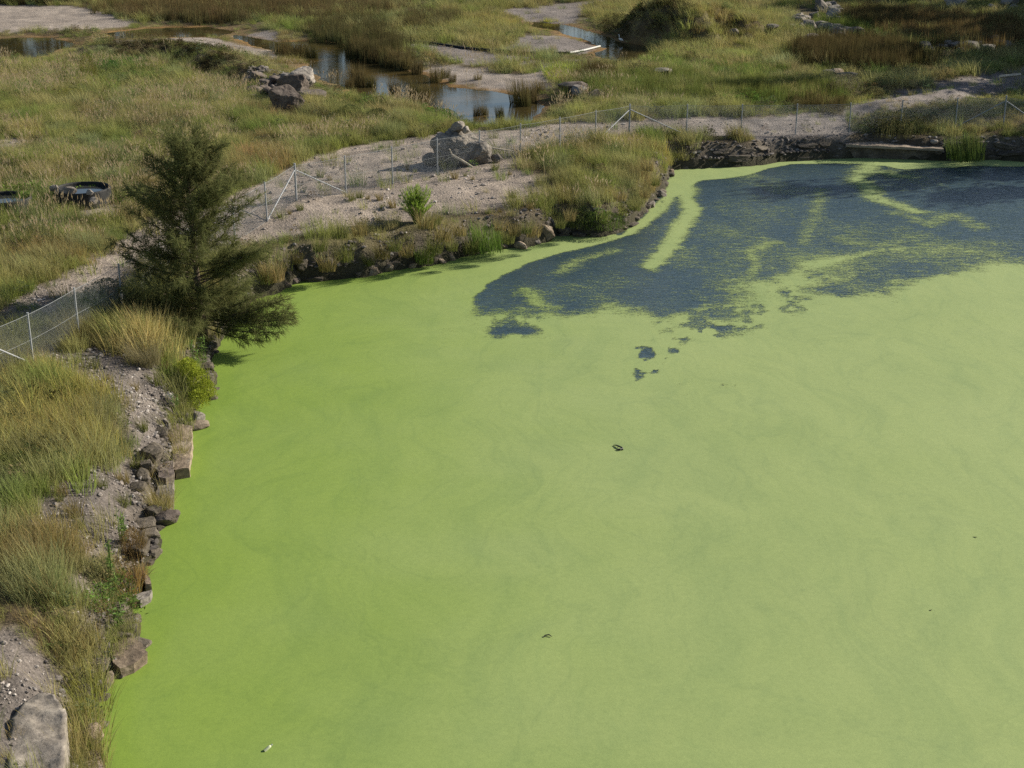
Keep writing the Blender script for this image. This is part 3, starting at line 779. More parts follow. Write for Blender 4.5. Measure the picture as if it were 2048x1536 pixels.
# patches of distinct growth: (px, py, rx, ry, kind, tint, per m2, height)
PATCH = [
    (1720,118,120,26,'reed',(0.062,0.06,0.025),6,1.6), (1640,112,40,14,'reed',(0.075,0.07,0.028),5,1.3), (1905,62,150,34,'reed',(0.145,0.115,0.05),3.5,1.3), (1760,48,60,20,'reed',(0.05,0.055,0.025),4,1.5),
    (1300,180,150,26,'reed',(0.12,0.175,0.042),5,1.0), (1540,188,140,22,'reed',(0.125,0.175,0.042),5,1.0), (1450,143,120,12,'reed',(0.15,0.25,0.05),5,.7), (1420,112,110,12,'grass',(0.30,0.32,0.10),6,.6), (1330,120,50,10,'grass',(0.22,0.27,0.07),6,.6), (1330,215,120,10,'grass',(0.26,0.29,0.075),7,.6), (1600,195,50,14,'grass',(0.31,0.25,0.11),5,.8), (1480,205,60,10,'herb',(0.14,0.22,0.05),7,.7), (1800,150,60,8,'herb',(0.20,0.27,0.06),7,.6), (1700,205,60,10,'grass',(0.30,0.30,0.10),5,.5), (1550,100,60,14,'grass',(0.33,0.31,0.12),5,.6),
    (1690,64,60,16,'reed',(0.13,0.20,0.045),4,1.0), (1830,88,50,10,'reed',(0.12,0.19,0.045),4,.9), (1190,160,40,12,'reed',(0.07,0.06,0.025),6,1.1), (1640,215,60,12,'reed',(0.08,0.075,0.03),4,.9),
    (1125,154,42,11,'grass',(0.33,0.36,0.06),7,.8), (1095,42,18,4,'grass',(0.36,0.33,0.05),7,.5),
    (330,14,120,16,'reed',(0.15,0.13,0.055),3.5,1.2), (430,26,160,18,'reed',(0.12,0.105,0.05),4,1.3), (620,22,170,18,'reed',(0.13,0.115,0.055),3.5,1.2), (80,0,160,10,'reed',(0.10,0.09,0.04),3.5,1.4),  # top band reeds: tints lowered to hold the shade there
    (700,62,90,20,'reed',(0.09,0.10,0.042),4,1.2), (740,100,60,20,'reed',(0.065,0.07,0.03),5,1.4), (770,125,60,14,'reed',(0.10,0.09,0.04),4,1.1), (860,45,60,14,'reed',(0.10,0.10,0.045),3.5,1.2),
    (590,104,36,10,'reed',(0.12,0.11,0.045),5,1.0), (650,112,24,7,'reed',(0.13,0.11,0.045),5,.8), (600,118,60,8,'grass',(0.24,0.20,0.08),5,.6),
    (920,52,120,18,'grass',(0.30,0.265,0.10),5,.8), (980,85,50,10,'grass',(0.28,0.25,0.10),5,.7), (1180,130,70,8,'grass',(0.20,0.18,0.08),5,.6),
    (1350,95,60,16,'grass',(0.29,0.26,0.11),4,.8), (1450,80,80,20,'grass',(0.30,0.24,0.10),4,.7), (1370,30,90,40,'grass',(0.33,0.27,0.11),6,.9),(1270,55,70,22,'herb',(0.06,0.06,0.028),6,.6),(1340,70,60,14,'herb',(0.055,0.05,0.025),6,.7),(1210,25,40,20,'grass',(0.28,0.24,0.10),5,.7),(1560,60,50,40,'grass',(0.27,0.25,0.09),4,.7),  # mound tints hold light and shade: dark herbs in front, pale grass on top
    (340,114,110,12,'herb',(0.045,0.04,0.02),9,.35), (420,142,60,12,'herb',(0.05,0.043,0.022),9,.35), (470,165,40,14,'herb',(0.055,0.05,0.03),5,.4), (300,100,60,8,'grass',(0.20,0.16,0.08),5,.6),  # ridge herbs: dark shrubs, tinted darker still for the face in shade
    (240,135,50,14,'herb',(0.10,0.20,0.045),9,.6), (290,150,60,12,'herb',(0.13,0.22,0.045),8,.5), (150,180,60,20,'herb',(0.19,0.21,0.045),7,.6), (20,190,50,20,'herb',(0.12,0.20,0.05),7,.6),
    (700,215,70,12,'herb',(0.16,0.21,0.06),6,.6), (900,215,60,14,'herb',(0.13,0.21,0.05),7,.6), (960,240,100,10,'grass',(0.22,0.25,0.06),7,.6), (820,265,120,16,'grass',(0.23,0.22,0.07),6,.7),
    (520,330,60,26,'grass',(0.33,0.22,0.11),7,.9), (300,240,120,24,'grass',(0.24,0.19,0.11),5,.8), (120,510,110,50,'grass',(0.28,0.20,0.085),7,.7), (60,560,80,40,'grass',(0.24,0.24,0.06),7,.6),
    (70,480,40,20,'herb',(0.13,0.19,0.055),7,.5), (30,400,40,20,'herb',(0.16,0.24,0.06),7,.7), (280,355,60,20,'herb',(0.16,0.19,0.09),5,.5), (380,250,60,14,'herb',(0.17,0.20,0.10),5,.5),
    (90,840,120,90,'grass',(0.33,0.28,0.10),9,1.0), (180,900,70,40,'grass',(0.32,0.27,0.10),9,.9), (50,770,80,40,'grass',(0.36,0.31,0.12),8,.8), (60,1100,110,60,'grass',(0.30,0.24,0.10),8,.8), (120,1200,90,70,'grass',(0.27,0.21,0.10),7,.7),
    (30,960,50,30,'herb',(0.14,0.15,0.05),7,.4), (285,690,60,40,'grass',(0.38,0.31,0.14),11,1.2), (200,650,70,30,'grass',(0.20,0.19,0.07),7,.8),
    (1150,385,90,22,'grass',(0.28,0.24,0.08),8,.6), (1200,330,120,14,'grass',(0.27,0.25,0.08),7,.6), (1250,290,150,12,'grass',(0.31,0.27,0.11),8,.9), (1180,430,60,20,'herb',(0.12,0.19,0.04),10,.6), (1240,440,40,18,'herb',(0.11,0.17,0.04),10,.6),
    (1300,340,40,10,'grass',(0.30,0.20,0.09),6,.6), (1200,462,40,8,'herb',(0.12,0.20,0.04),12,.4),
    (160,1340,60,50,'grass',(0.26,0.25,0.07),12,.8), (190,1400,40,60,'grass',(0.24,0.27,0.06),12,.7), (235,1150,40,40,'herb',(0.13,0.21,0.05),9,.7), (270,1100,24,40,'grass',(0.33,0.19,0.07),12,.8), (20,1480,40,50,'grass',(0.31,0.25,0.11),9,.6),
    (1920,222,150,8,'grass',(0.28,0.20,0.10),4,.4), (1960,140,120,7,'grass',(0.29,0.20,0.10),4,.5), (1790,256,70,14,'herb',(0.12,0.13,0.06),10,.9), (1880,262,70,10,'grass',(0.27,0.26,0.11),7,.8), (1930,285,50,10,'reed',(0.12,0.19,0.045),8,.9),
]
def patch_points():
    out = {'grass': [], 'reed': [], 'herb': []}
    for (cx, cy, rx, ry, kd, tint, dn, hh) in PATCH:
        c = px_land(cx, cy)
        a = abs(px_land(cx + rx, cy)[0] - c[0]); b = 0.5 * (px_land(cx, cy - ry)[1] - px_land(cx, cy + ry)[1])
        n = int(min(3.2 * a * b * dn, 6000))
        th = RNG.uniform(0, 2 * np.pi, n); q = np.sqrt(RNG.uniform(0, 1, n)) * (1 + RNG.normal(0, .14, n))
        x = c[0] + a * q * np.cos(th); y = c[1] + b * q * np.sin(th)
        col = np.array(tint)[None] * RNG.uniform(.65, 1.3, (n, 1)) * (1 + RNG.normal(0, .07, (n, 3)))
        out[kd].append((x, y, np.full(n, hh) * RNG.uniform(.6, 1.2, n), col))
    return {k: [np.concatenate([v[i] for v in L]) for i in range(4)] for k, L in out.items()}
PATCH = [(a, b, c, d, k, (t[0] * 1.05, t[1] * 1.18, t[2] * 1.0) if k == 'grass' else t, n, h) for (a, b, c, d, k, t, n, h) in PATCH]
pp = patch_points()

# default grass over all land that is not bare
xs, ys, dn = [], [], []
for (y0, y1, n) in ((24, 62, 26000), (62, 100, 34000), (100, 172, 30000)):
    x, y = rand_land(n, y0, y1)
    xs.append(x); ys.append(y)
gx = np.concatenate(xs); gy = np.concatenate(ys)
CLEAR = []
for (cx, cy, rx, ry) in [(1655,48,46,44),(1920,100,110,8),(588,196,44,15),(1148,188,26,6),(1675,155,26,7),(168,412,62,16),(10,430,56,12),(1672,68,50,14)]:
    c_ = px_land(cx, cy); CLEAR.append((c_[0], c_[1], abs(px_land(cx + rx, cy)[0] - c_[0]), .5 * (px_land(cx, cy - ry)[1] - px_land(cx, cy + ry)[1])))
def filter_pts(x, y, bare_keep, extra_bare=0.06, edge_min=0.15):
    f_ = fields(x, y)
    G, S, MU, O, WET, CL = cover(x, y, f_)
    bare = np.clip(np.maximum.reduce([G, .95 * rubble(x, y), S, MU * .97, ss(.9, .1, f_['w'])]), 0, 1)
    pr = (1 - bare) * bare_keep + extra_bare * bare * (S < .5)
    for (qx, qy, qa, qb) in CLEAR:
        pr = pr * ss(.7, 1.15, np.sqrt(((x - qx) / qa) ** 2 + ((y - qy) / qb) ** 2))
    pr = pr * np.where((x > -13) & (x < 3) & (y > 58) & (y < 70), .25 + .75 * ss(1.2, 2.4, f_['sp']), 1)
    pr = pr * np.where((x > 10.5) & (y > 76), ss(.8, 1.5, f_['sp']), 1)
    pr = pr * np.where((f_['sp'] > edge_min), 1, 0) * np.where(f_['w'] > 0.1, 1, 0)
    k = RNG.uniform(0, 1, len(x)) < pr
    return k, f_
def cells(x, y, sx, sy, seed):
    """nearest of a jittered grid of clump centres: distance (in cell units) and the clump's random numbers"""
    u_, v_ = x / sx, y / sy
    best = np.full(x.shape, 9.0); bi = np.zeros(x.shape); bj = np.zeros(x.shape)
    for di in (-1, 0, 1):
        for dj in (-1, 0, 1):
            i_, j_ = np.floor(u_) + di, np.floor(v_) + dj
            d = np.hypot(i_ + _h(i_, j_, seed) - u_, j_ + _h(i_, j_, seed + 1) - v_)
            m = d < best
            best = np.where(m, d, best); bi = np.where(m, i_, bi); bj = np.where(m, j_, bj)
    return best, _h(bi, bj, seed + 2), _h(bi, bj, seed + 3), _h(bi, bj, seed + 4)
cd, ca, cb, cc_ = cells(gx + (fbm(gx * .8, gy * .8, 5) - .5) * 1.2, gy, 1.25, 1.5, 500)
dome = np.clip(1.15 - (cd / .78) ** 2, 0, 1)
clump = ss(.25, .6, dome * (.55 + .9 * ca))
k, f_ = filter_pts(gx, gy, .30 + .70 * clump, .025)
gx, gy, gh = gx[k], gy[k], f_['h'][k]
n = len(gx)
gt = grass_tint(gx, gy, n)
dome, ca, cb, cc_ = dome[k], ca[k], cb[k], cc_[k]
gs = RNG.uniform(.7, 1.1, n) * (.30 + (.22 + .62 * ca) * dome) * np.where(gy > 100, 1.1, 1.0) * (.35 + .65 * ss(.5, 5.0, f_['w'][k]))
gs = gs * (.5 + .5 * ss(1.2, 4.0, pdist(gx, gy, RIDGE))) * np.where((gx > 15) & (gy > 78) & (gy < 101), .55, 1.0)
_pal = np.array([(.30, .265, .13), (.215, .235, .075), (.145, .20, .05), (.21, .235, .135), (.27, .20, .115), (.25, .25, .09), (.32, .28, .15)]) * 1.1
_cp = _pal[np.minimum((cb * 7).astype(int), 6)] * (.72 + .55 * cc_)[:, None]
gt = (gt + (_cp - gt) * .55) * np.array((1.06, 1.14, .98))
# right-hand berms: browner
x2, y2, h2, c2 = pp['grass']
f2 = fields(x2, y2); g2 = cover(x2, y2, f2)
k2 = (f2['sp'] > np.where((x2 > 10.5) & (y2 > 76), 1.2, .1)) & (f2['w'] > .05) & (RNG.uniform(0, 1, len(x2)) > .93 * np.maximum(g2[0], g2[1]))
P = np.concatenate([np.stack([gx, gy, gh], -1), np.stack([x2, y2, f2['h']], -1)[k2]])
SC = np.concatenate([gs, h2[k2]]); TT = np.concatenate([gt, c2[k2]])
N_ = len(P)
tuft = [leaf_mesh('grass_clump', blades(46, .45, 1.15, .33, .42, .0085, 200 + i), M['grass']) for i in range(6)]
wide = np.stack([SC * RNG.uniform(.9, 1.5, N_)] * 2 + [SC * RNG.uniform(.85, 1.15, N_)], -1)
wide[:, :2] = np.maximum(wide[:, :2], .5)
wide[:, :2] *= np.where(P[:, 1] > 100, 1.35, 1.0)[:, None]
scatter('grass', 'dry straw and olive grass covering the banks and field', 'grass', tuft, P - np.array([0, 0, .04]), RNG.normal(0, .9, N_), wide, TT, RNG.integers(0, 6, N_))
print('grass', N_)

# pale seed heads over the field
sx, sy = rand_land(9000, 60, 125)
k, fs = filter_pts(sx, sy, ss(.44, .60, fbm(sx * .22, sy * .16, 171)) * ss(12, -2, sx + 0 * sy), 0.0)
sx, sy, sh = sx[k], sy[k], fs['h'][k]
n = len(sx)
seed = [leaf_mesh('seed_clump', blades(7, .8, 1.15, .22, .30, .005, 300 + i, .4, 3, (-.1, 0), 7), M['seed']) for i in range(3)]
scatter('seed_heads', 'pale feathery seed heads above the field grass', 'grass', seed, np.stack([sx, sy, sh], -1), RNG.uniform(0, 6.28, n), np.repeat(RNG.uniform(.75, 1.1, (n, 1)), 3, 1),
        np.array([(.42, .36, .20)]) * RNG.uniform(.8, 1.2, (n, 1)), RNG.integers(0, 3, n))
# reeds and herbs
x3, y3, h3, c3 = pp['reed']
f3 = fields(x3, y3); k = (f3['sp'] > .05) & (f3['w'] > -.6)
x3, y3, h3, c3, z3 = x3[k], y3[k], h3[k], c3[k], f3['h'][k]
reed = [leaf_mesh('reed_stems', blades(50, .6, 1.1, .36, .13, .010, 400 + i, .3, 3, (-.03, 0)), M['reed']) for i in range(4)]
n = len(x3)
scatter('reeds', 'beds of brown and green reeds around the creek', 'reeds', reed, np.stack([x3, y3, z3 - .03], -1), RNG.uniform(0, 6.28, n),
        np.stack([np.clip(h3, .8, 1.5)] * 2 + [h3], -1), c3, RNG.integers(0, 4, n))
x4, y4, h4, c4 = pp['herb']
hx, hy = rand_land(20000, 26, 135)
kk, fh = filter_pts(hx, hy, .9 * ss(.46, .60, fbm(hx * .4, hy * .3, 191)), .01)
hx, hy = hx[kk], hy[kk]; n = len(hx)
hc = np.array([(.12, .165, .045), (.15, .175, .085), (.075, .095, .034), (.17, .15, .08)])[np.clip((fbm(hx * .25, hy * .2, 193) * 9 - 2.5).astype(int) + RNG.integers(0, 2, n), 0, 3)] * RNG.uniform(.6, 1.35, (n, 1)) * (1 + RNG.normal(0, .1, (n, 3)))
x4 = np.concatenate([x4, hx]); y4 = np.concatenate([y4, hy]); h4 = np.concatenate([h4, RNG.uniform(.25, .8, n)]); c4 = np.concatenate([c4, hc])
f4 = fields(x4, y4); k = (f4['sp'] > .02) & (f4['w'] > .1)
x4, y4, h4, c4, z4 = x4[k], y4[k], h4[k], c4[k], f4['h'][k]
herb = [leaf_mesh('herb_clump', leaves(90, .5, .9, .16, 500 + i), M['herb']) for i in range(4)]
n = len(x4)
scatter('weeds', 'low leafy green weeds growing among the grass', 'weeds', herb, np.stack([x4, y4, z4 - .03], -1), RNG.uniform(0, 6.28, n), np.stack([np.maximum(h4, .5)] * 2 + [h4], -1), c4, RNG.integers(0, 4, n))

# gravel stones on bare ground, rubble on the bank slopes
gx, gy = [], []
for (y0, y1, n) in ((24, 60, 120000), (60, 90, 70000), (90, 130, 26000)):
    x, y = rand_land(n, y0, y1, .36, 1); gx.append(x); gy.append(y)
gx = np.concatenate(gx); gy = np.concatenate(gy)
fg = fields(gx, gy); cg = cover(gx, gy, fg)
dens = np.clip((.22 + .68 * ss(58, 48, gy)) * cg[0] * (0.3 + 1.2 * ss(.4, .65, fbm(gx * .6, gy * .5, 211))) + .9 * cg[5] * (fg['sp'] > .12) + .15 * cg[2] + .9 * rubble(gx, gy), 0, 1)
cg[5][:] = np.maximum(cg[5], rubble(gx, gy))
k = (RNG.uniform(0, 1, len(gx)) < dens) & (fg['w'] > .1) & (fg['sp'] > .1)
gx, gy, gz, cl = gx[k], gy[k], fg['h'][k], cg[5][k]
n = len(gx)
size = (0.014 + .026 * RNG.gamma(1.1, .7, n)) * (1 + .35 * ss(58, 48, gy)) * (1 + 1.3 * cl) * np.clip(gy / 50, .75, 1.4)
size = np.minimum(size, .17) * np.where(rubble(gx, gy) > .3, 2.0, 1.0)
def pebble_mat():
    t = NT('gravel_stone')
    c = t.n('ShaderNodeAttribute', attribute_name='tint', attribute_type='INSTANCER').outputs['Color']
    return t.done(t.principled(c, 0.95, None, 0.15))
M['pebble'] = pebble_mat()
peb = []
for i in range(5):
    me = planes_rock(600 + i, (1.6, 1.2, .9), .2, 1, .04, 6); me.materials.append(M['pebble']); peb.append(me)
pt = np.where(RNG.uniform(0, 1, n)[:, None] < .3, np.array([(.36, .325, .295)]), np.array([(.22, .19, .168)])) * RNG.uniform(.6, 1.3, (n, 1))
pt = pt * (1 - .55 * cl)[:, None]
scatter('gravel', 'loose grey gravel and rubble on the paths and bank slopes', 'gravel', peb, np.stack([gx, gy, gz - size * .25], -1), RNG.uniform(0, 6.28, n), np.repeat(size[:, None], 3, 1) * RNG.uniform(.7, 1.3, (n, 3)), pt, RNG.integers(0, 5, n))
print('gravel', n)

# ------------------------------------------------------------------ rocks
def w2(px, py):
    """where the line of sight through that spot of the photograph first meets the ground"""
    zz = np.linspace(6.0, -0.02, 300)
    p = px_at(np.full(300, px), np.full(300, py), zz)
    h = fields(p[:, 0], p[:, 1])['h']
    hit = np.nonzero(np.maximum(h, 0) >= zz - .011)[0]
    i = hit[0] if len(hit) else 299
    return float(p[i, 0]), float(p[i, 1])
def wz(px, py, z=0.0):
    p = px_at(px, py, z); return float(p[0]), float(p[1])
def put_rock(px, py, w, d, h, label, cat='boulder', name='boulder', mat='rock_grey', blocky=.5, sub=3, seed=0, rz=0.0, group=None, z=None, tilt=(0, 0), sink=.12, at=None, rough=.05):
    x, y = at if at else (w2(px, py) if z is None else wz(px, py, z))
    zz = (hz(x, y) if z is None else z)
    me = planes_rock(1000 + seed, (w, d, h), blocky, sub, rough); me.materials.append(M[mat])
    o = link(name, me); o.location = (x, y, zz - sink * h); o.rotation_euler = (R(tilt[0]), R(tilt[1]), R(rz))
    return tag(o, label, cat, group)

# the big boulder behind the fence and what leans on it
bx, by = w2(910, 328)
bz = hz(bx, by)
put_rock(0, 0, 2.75, 2.1, 1.95, 'big grey boulder standing on the gravel track behind the fence', mat='rock_grey', blocky=.2, sub=5, seed=31, rz=20, at=(bx, by + .5), rough=.14)
put_rock(0, 0, 1.35, 1.2, 1.25, 'pale blocky rock against the right side of the big boulder', mat='rock_pale', blocky=.4, sub=4, seed=2, rz=-15, at=(bx + 1.2, by + .1), rough=.08)
put_rock(0, 0, 1.45, .55, .95, 'tilted slab leaning on the front of the big boulder', cat='slab', name='rock_slab', mat='rock_grey', blocky=.75, sub=4, seed=3, rz=12, at=(bx + .35, by - .55), tilt=(-28, 22))
put_rock(0, 0, .95, .8, .62, 'low grey rock at the left foot of the big boulder', mat='rock_grey', blocky=.3, sub=3, seed=4, at=(bx - 1.25, by + .35))
put_rock(0, 0, .6, .5, .5, 'small grey rock in the weeds right of the big boulder', cat='rock', name='rock', mat='rock_grey', blocky=.3, seed=5, at=(bx + 2.15, by + .25))
o = put_rock(0, 0, .75, .6, .62, 'dark rounded rock perched on top of the big boulder', cat='rock', name='rock', mat='rock_grey', blocky=.3, sub=4, seed=6, at=(bx + .15, by + .6)); o.location.z = bz + 1.50
o = put_rock(0, 0, .42, .4, .42, 'small pale rock at the right end of the boulder top', cat='rock', name='rock', mat='rock_pale', blocky=.3, seed=7, at=(bx + .55, by + .55)); o.location.z = bz + 1.46
def branch(label, pts, rads, mat='deadwood', name='dead_branch', twigs=()):
    o0 = Vector(pts[0]); V, Fc = [], []
    tube(V, Fc, [Vector(p) - o0 for p in pts], rads, 6)
    for (q, rr) in twigs: tube(V, Fc, [Vector(p) - o0 for p in q], rr, 5)
    o = link(name, mesh_np(name, V, Fc, M[mat])); o.location = o0
    return tag(o, label, 'branch')
branch('pale dead branch lying against the front of the big boulder', [(bx - .25, by - .9, bz + 1.0), (bx - .12, by - .95, bz + .72), (bx - .02, by - .92, bz + .62), (bx + .45, by - .95, bz + .35), (bx + .95, by - 1.0, bz + .05)],
       [.03, .04, .06, .06, .045], twigs=[([(bx - .02, by - .92, bz + .62), (bx - .3, by - .95, bz + .5), (bx - .6, by - .9, bz + .3)], [.03, .025, .015])])
branch('long pale dead branch sloping down right of the big boulder', [(bx + .85, by + .5, bz + 1.3), (bx + 1.35, by + .55, bz + 1.12), (bx + 1.95, by + .5, bz + .72), (bx + 2.6, by + .5, bz + .62), (bx + 3.1, by + .5, bz + .55)],
       [.05, .055, .05, .035, .02], twigs=[([(bx + 1.95, by + .5, bz + .72), (bx + 2.6, by + .6, bz + .66), (bx + 3.15, by + .6, bz + .64)], [.03, .025, .015])])

# the rock group by the creek
put_rock(600, 184, 2.1, 1.3, 1.7, 'tallest pale flat-topped block at the back of the creek rocks', mat='rock_pale', blocky=.62, sub=4, seed=41, rz=10, sink=.05)
put_rock(587, 192, 2.0, 1.2, 1.45, 'dark square block in front of the pale block by the creek', mat='rock_dark', blocky=.85, sub=4, seed=42, rz=-12, sink=.0)
put_rock(624, 210, 1.9, 1.2, .95, 'low dark block at the right end of the creek rocks', mat='rock_dark', blocky=.85, sub=4, seed=43, rz=8, sink=.02)
put_rock(573, 224, 2.1, 1.4, 1.75, 'dark rounded boulder in front of the creek rocks', mat='rock_dark', blocky=.35, sub=4, seed=44, rz=25, sink=.05)
put_rock(512, 192, 1.3, 1.0, .85, 'dark lone boulder left of the creek rocks', mat='rock_dark', blocky=.3, sub=3, seed=45)
put_rock(645, 205, .7, .6, .45, 'small rock at the right foot of the low dark block', cat='rock', name='rock', mat='rock_grey', blocky=.3, seed=46)

# rock piles far right
r_ = random.Random(5)
ORD = ['first','second','third','fourth','fifth','sixth','seventh','eighth','ninth','tenth','eleventh','twelfth','thirteenth','fourteenth','fifteenth','sixteenth']
for i in range(34):
    t = i / 33
    cx = 1640 + 45 * math.sin(t * 9.1) + r_.uniform(-16, 30); cy = 18 + 62 * t + r_.uniform(-4, 4)
    s = r_.uniform(.5, 1.35)
    put_rock(cx, cy, s * 1.4, s, s * .8, 'grey rock in the tumbled rock pile among the far right grass', 'rock', 'rock', 'rock_pale' if i % 3 == 0 else 'rock_grey', .75, 3, 400 + i, r_.uniform(0, 180), 'rocks of the far right rock pile', tilt=(r_.uniform(-28, 28), r_.uniform(-28, 28)))
put_rock(1672, 63, 2.6, 1.4, .8, 'longest flat slab in the far right rock pile', 'slab', 'rock_slab', 'rock_pale', .6, 3, 91, 10)
put_rock(1624, 86, 1.7, 1.3, .9, 'rounded grey boulder at the lower end of the far right rock pile', 'boulder', 'boulder', 'rock_grey', .3, 3, 92, 10)
for i in range(13):
    cx = 1816 + i * 17 + r_.uniform(-6, 6); cy = 97 + r_.uniform(-4, 6)
    s = r_.uniform(.6, 1.3)
    put_rock(cx, cy, s * 1.6, s, s * .62, ORD[i] + ' rock from the left in the row of rocks along the far right reeds', 'rock', 'rock', 'rock_grey', .7, 3, 440 + i, r_.uniform(0, 180), 'rocks of the far right row')
put_rock(1922, 104, .7, .5, .45, 'small white rock in front of the far right row of rocks', 'rock', 'rock', 'rock_pale', .3, 2, 140)
put_rock(1988, 88, 1.0, .9, .9, 'round grey rock standing on the far right row of rocks', 'rock', 'rock', 'rock_grey', .1, 2, 141)
for i, (cx, cy, s, lb) in enumerate([(1655, 152, .9, 'brown rock in the reeds below the dark reed bed'), (1672, 150, 1.0, 'tan pointed rock in the reeds below the dark reed bed'), (1694, 160, 1.1, 'grey rock beside the pale grass below the dark reed bed'),
        (1145, 186, 1.5, 'dark flat rock at the right end of the creek'), (1160, 190, 1.2, 'pale fronted rock at the right end of the creek'), (1195, 196, 1.0, 'low dark rock in the grass right of the creek'),
        (1910, 14, 1.6, 'pale rock alone in the shade at the top right'), (2018, 10, 1.8, 'pale boulder in the shade at the top right corner'), (1985, 20, 1.1, 'small pale rock beside the boulder at the top right corner'),
        (2030, 22, 1.2, 'flat pale rock under the boulder at the top right corner'), (1545, 62, .8, 'small rock at the left of the far right grass slope'), (1465, 70, 1.0, 'low grey rock on the grass behind the small far pond'),
        (1325, 155, 1.4, 'flat pale slab lying in the green reeds'), (700, 140, .0, '')]):
    if s: put_rock(cx, cy, s * 1.4, s, s * .6, lb, 'rock', 'rock', ['rock_grey', 'rock_tan', 'rock_grey', 'rock_dark', 'rock_pale', 'rock_dark', 'rock_pale', 'rock_pale', 'rock_pale', 'rock_pale', 'rock_grey', 'rock_grey', 'rock_pale'][i], .45, 2, 160 + i, r_.uniform(0, 180))

# slabs and rocks along the left waterline
def slab_poly(name, label, pts_px, z0, z1, mat, cat='slab', seed=0, lip=0.0, ztilt=0.0, rough=1.0):
    """a stone ledge with the given outline (picture points at its top), rough sides and top"""
    P = [Vector((*wz(a, b, z1), z1)) for a, b in pts_px]
    c = sum(P, Vector()) / len(P)
    bm = bmesh.new()
    top = [bm.verts.new(p - c) for p in P]
    fc = bm.faces.new(top)
    ex = bmesh.ops.extrude_face_region(bm, geom=[fc])
    for v in [e for e in ex['geom'] if isinstance(e, bmesh.types.BMVert)]:
        v.co.z -= (z1 - z0); v.co.x *= 1 + lip; v.co.y *= 1 + lip
    bmesh.ops.triangulate(bm, faces=bm.faces[:])
    bmesh.ops.subdivide_edges(bm, edges=bm.edges[:], cuts=3, use_grid_fill=True)
    bmesh.ops.subdivide_edges(bm, edges=bm.edges[:], cuts=2, use_grid_fill=True)
    off = Vector((seed * 7.7, seed * 3.1, 0))
    for v in bm.verts:
        q = mnoise.fractal(v.co * 1.8 + off, 1.0, 2.0, 4)
        q2 = mnoise.noise(v.co * 0.9 - off)
        v.co += Vector((q * .05, mnoise.noise(v.co * 2 + off) * .05, (q * .05 + q2 * .05) * rough + ztilt * v.co.x))
    bmesh.ops.recalc_face_normals(bm, faces=bm.faces[:])
    for fc in bm.faces: fc.smooth = rough > 1
    me = bpy.data.meshes.new(name); bm.to_mesh(me); bm.free(); me.materials.append(M[mat])
    o = link(name, me); o.location = c
    return tag(o, label, cat)
slab_poly('rock_slab', 'long tan rock ledge jutting into the duckweed with a grass tuft on it', [(346,846),(384,852),(383,900),(378,936),(350,940),(342,900)], -.25, .34, 'rock_tan', seed=1)
slab_poly('rock_slab', 'grey rock ledge at the waterline just below the tufted tan ledge', [(322,955),(346,948),(348,985),(344,1020),(318,1018),(312,985)], -.25, .30, 'rock_grey', seed=2)
slab_poly('rock_slab', 'dark shaded hollow rock between the two long ledges', [(316,930),(346,922),(347,948),(330,958),(318,952)], -.25, .5, 'rock_dark', seed=3)
put_rock(332, 1046, .85, .75, .5, 'dark rounded rock with grass on top at the left waterline', 'rock', 'rock', 'rock_dark', .3, 4, 201, 20, z=0.0, sink=.2)
put_rock(397, 842, .55, .4, .42, 'upright pale rock at the waterline below the yellow weeds', 'rock', 'rock', 'rock_pale', .4, 3, 202, 40, z=0.0, sink=.15)
put_rock(397, 856, .75, .5, .28, 'flat tan rock beside the upright pale rock at the waterline', 'rock', 'rock', 'rock_tan', .5, 3, 203, 20, z=0.0, sink=.2)
slab_poly('rock_slab', 'thin tilted slab pointing into the duckweed below the orange weeds', [(266,1186),(303,1180),(300,1190),(280,1202),(268,1198)], -.15, .22, 'rock_pale', seed=4)
slab_poly('rock_slab', 'broad pale brown slab with a pointed tip at the lower left waterline', [(224,1290),(262,1270),(280,1284),(295,1306),(268,1326),(240,1336),(224,1328)], -.25, .28, 'rock_tan', seed=5)
slab_poly('rock_slab', 'small slab just under the pointed slab at the lower left', [(212,1346),(226,1340),(224,1352),(208,1366)], -.2, .2, 'rock_tan', seed=6)
slab_poly('rock_slab', 'pale stone at the waterline under the dead brown grass', [(288,1150),(302,1158),(304,1166),(292,1168)], -.2, .3, 'rock_tan', seed=7)
slab_poly('rock_slab', 'brown slab at the bottom edge of the picture by the water', [(165,1500),(190,1498),(206,1520),(214,1545),(170,1550)], -.25, .35, 'rock_tan', seed=8)
put_rock(183, 1482, .55, .5, .45, 'rough brown rock above the bottom edge slab', 'rock', 'rock', 'rock_tan', .4, 3, 205, 20, z=.25)
slab_poly('rock_outcrop', 'large smooth grey outcrop at the bottom left edge of the bank', [(20,1440),(48,1402),(78,1386),(108,1388),(124,1404),(131,1440),(130,1490),(122,1560),(10,1570)], .3, 1.36, 'rock_grey', 'outcrop', seed=9, lip=.06, rough=1.7)
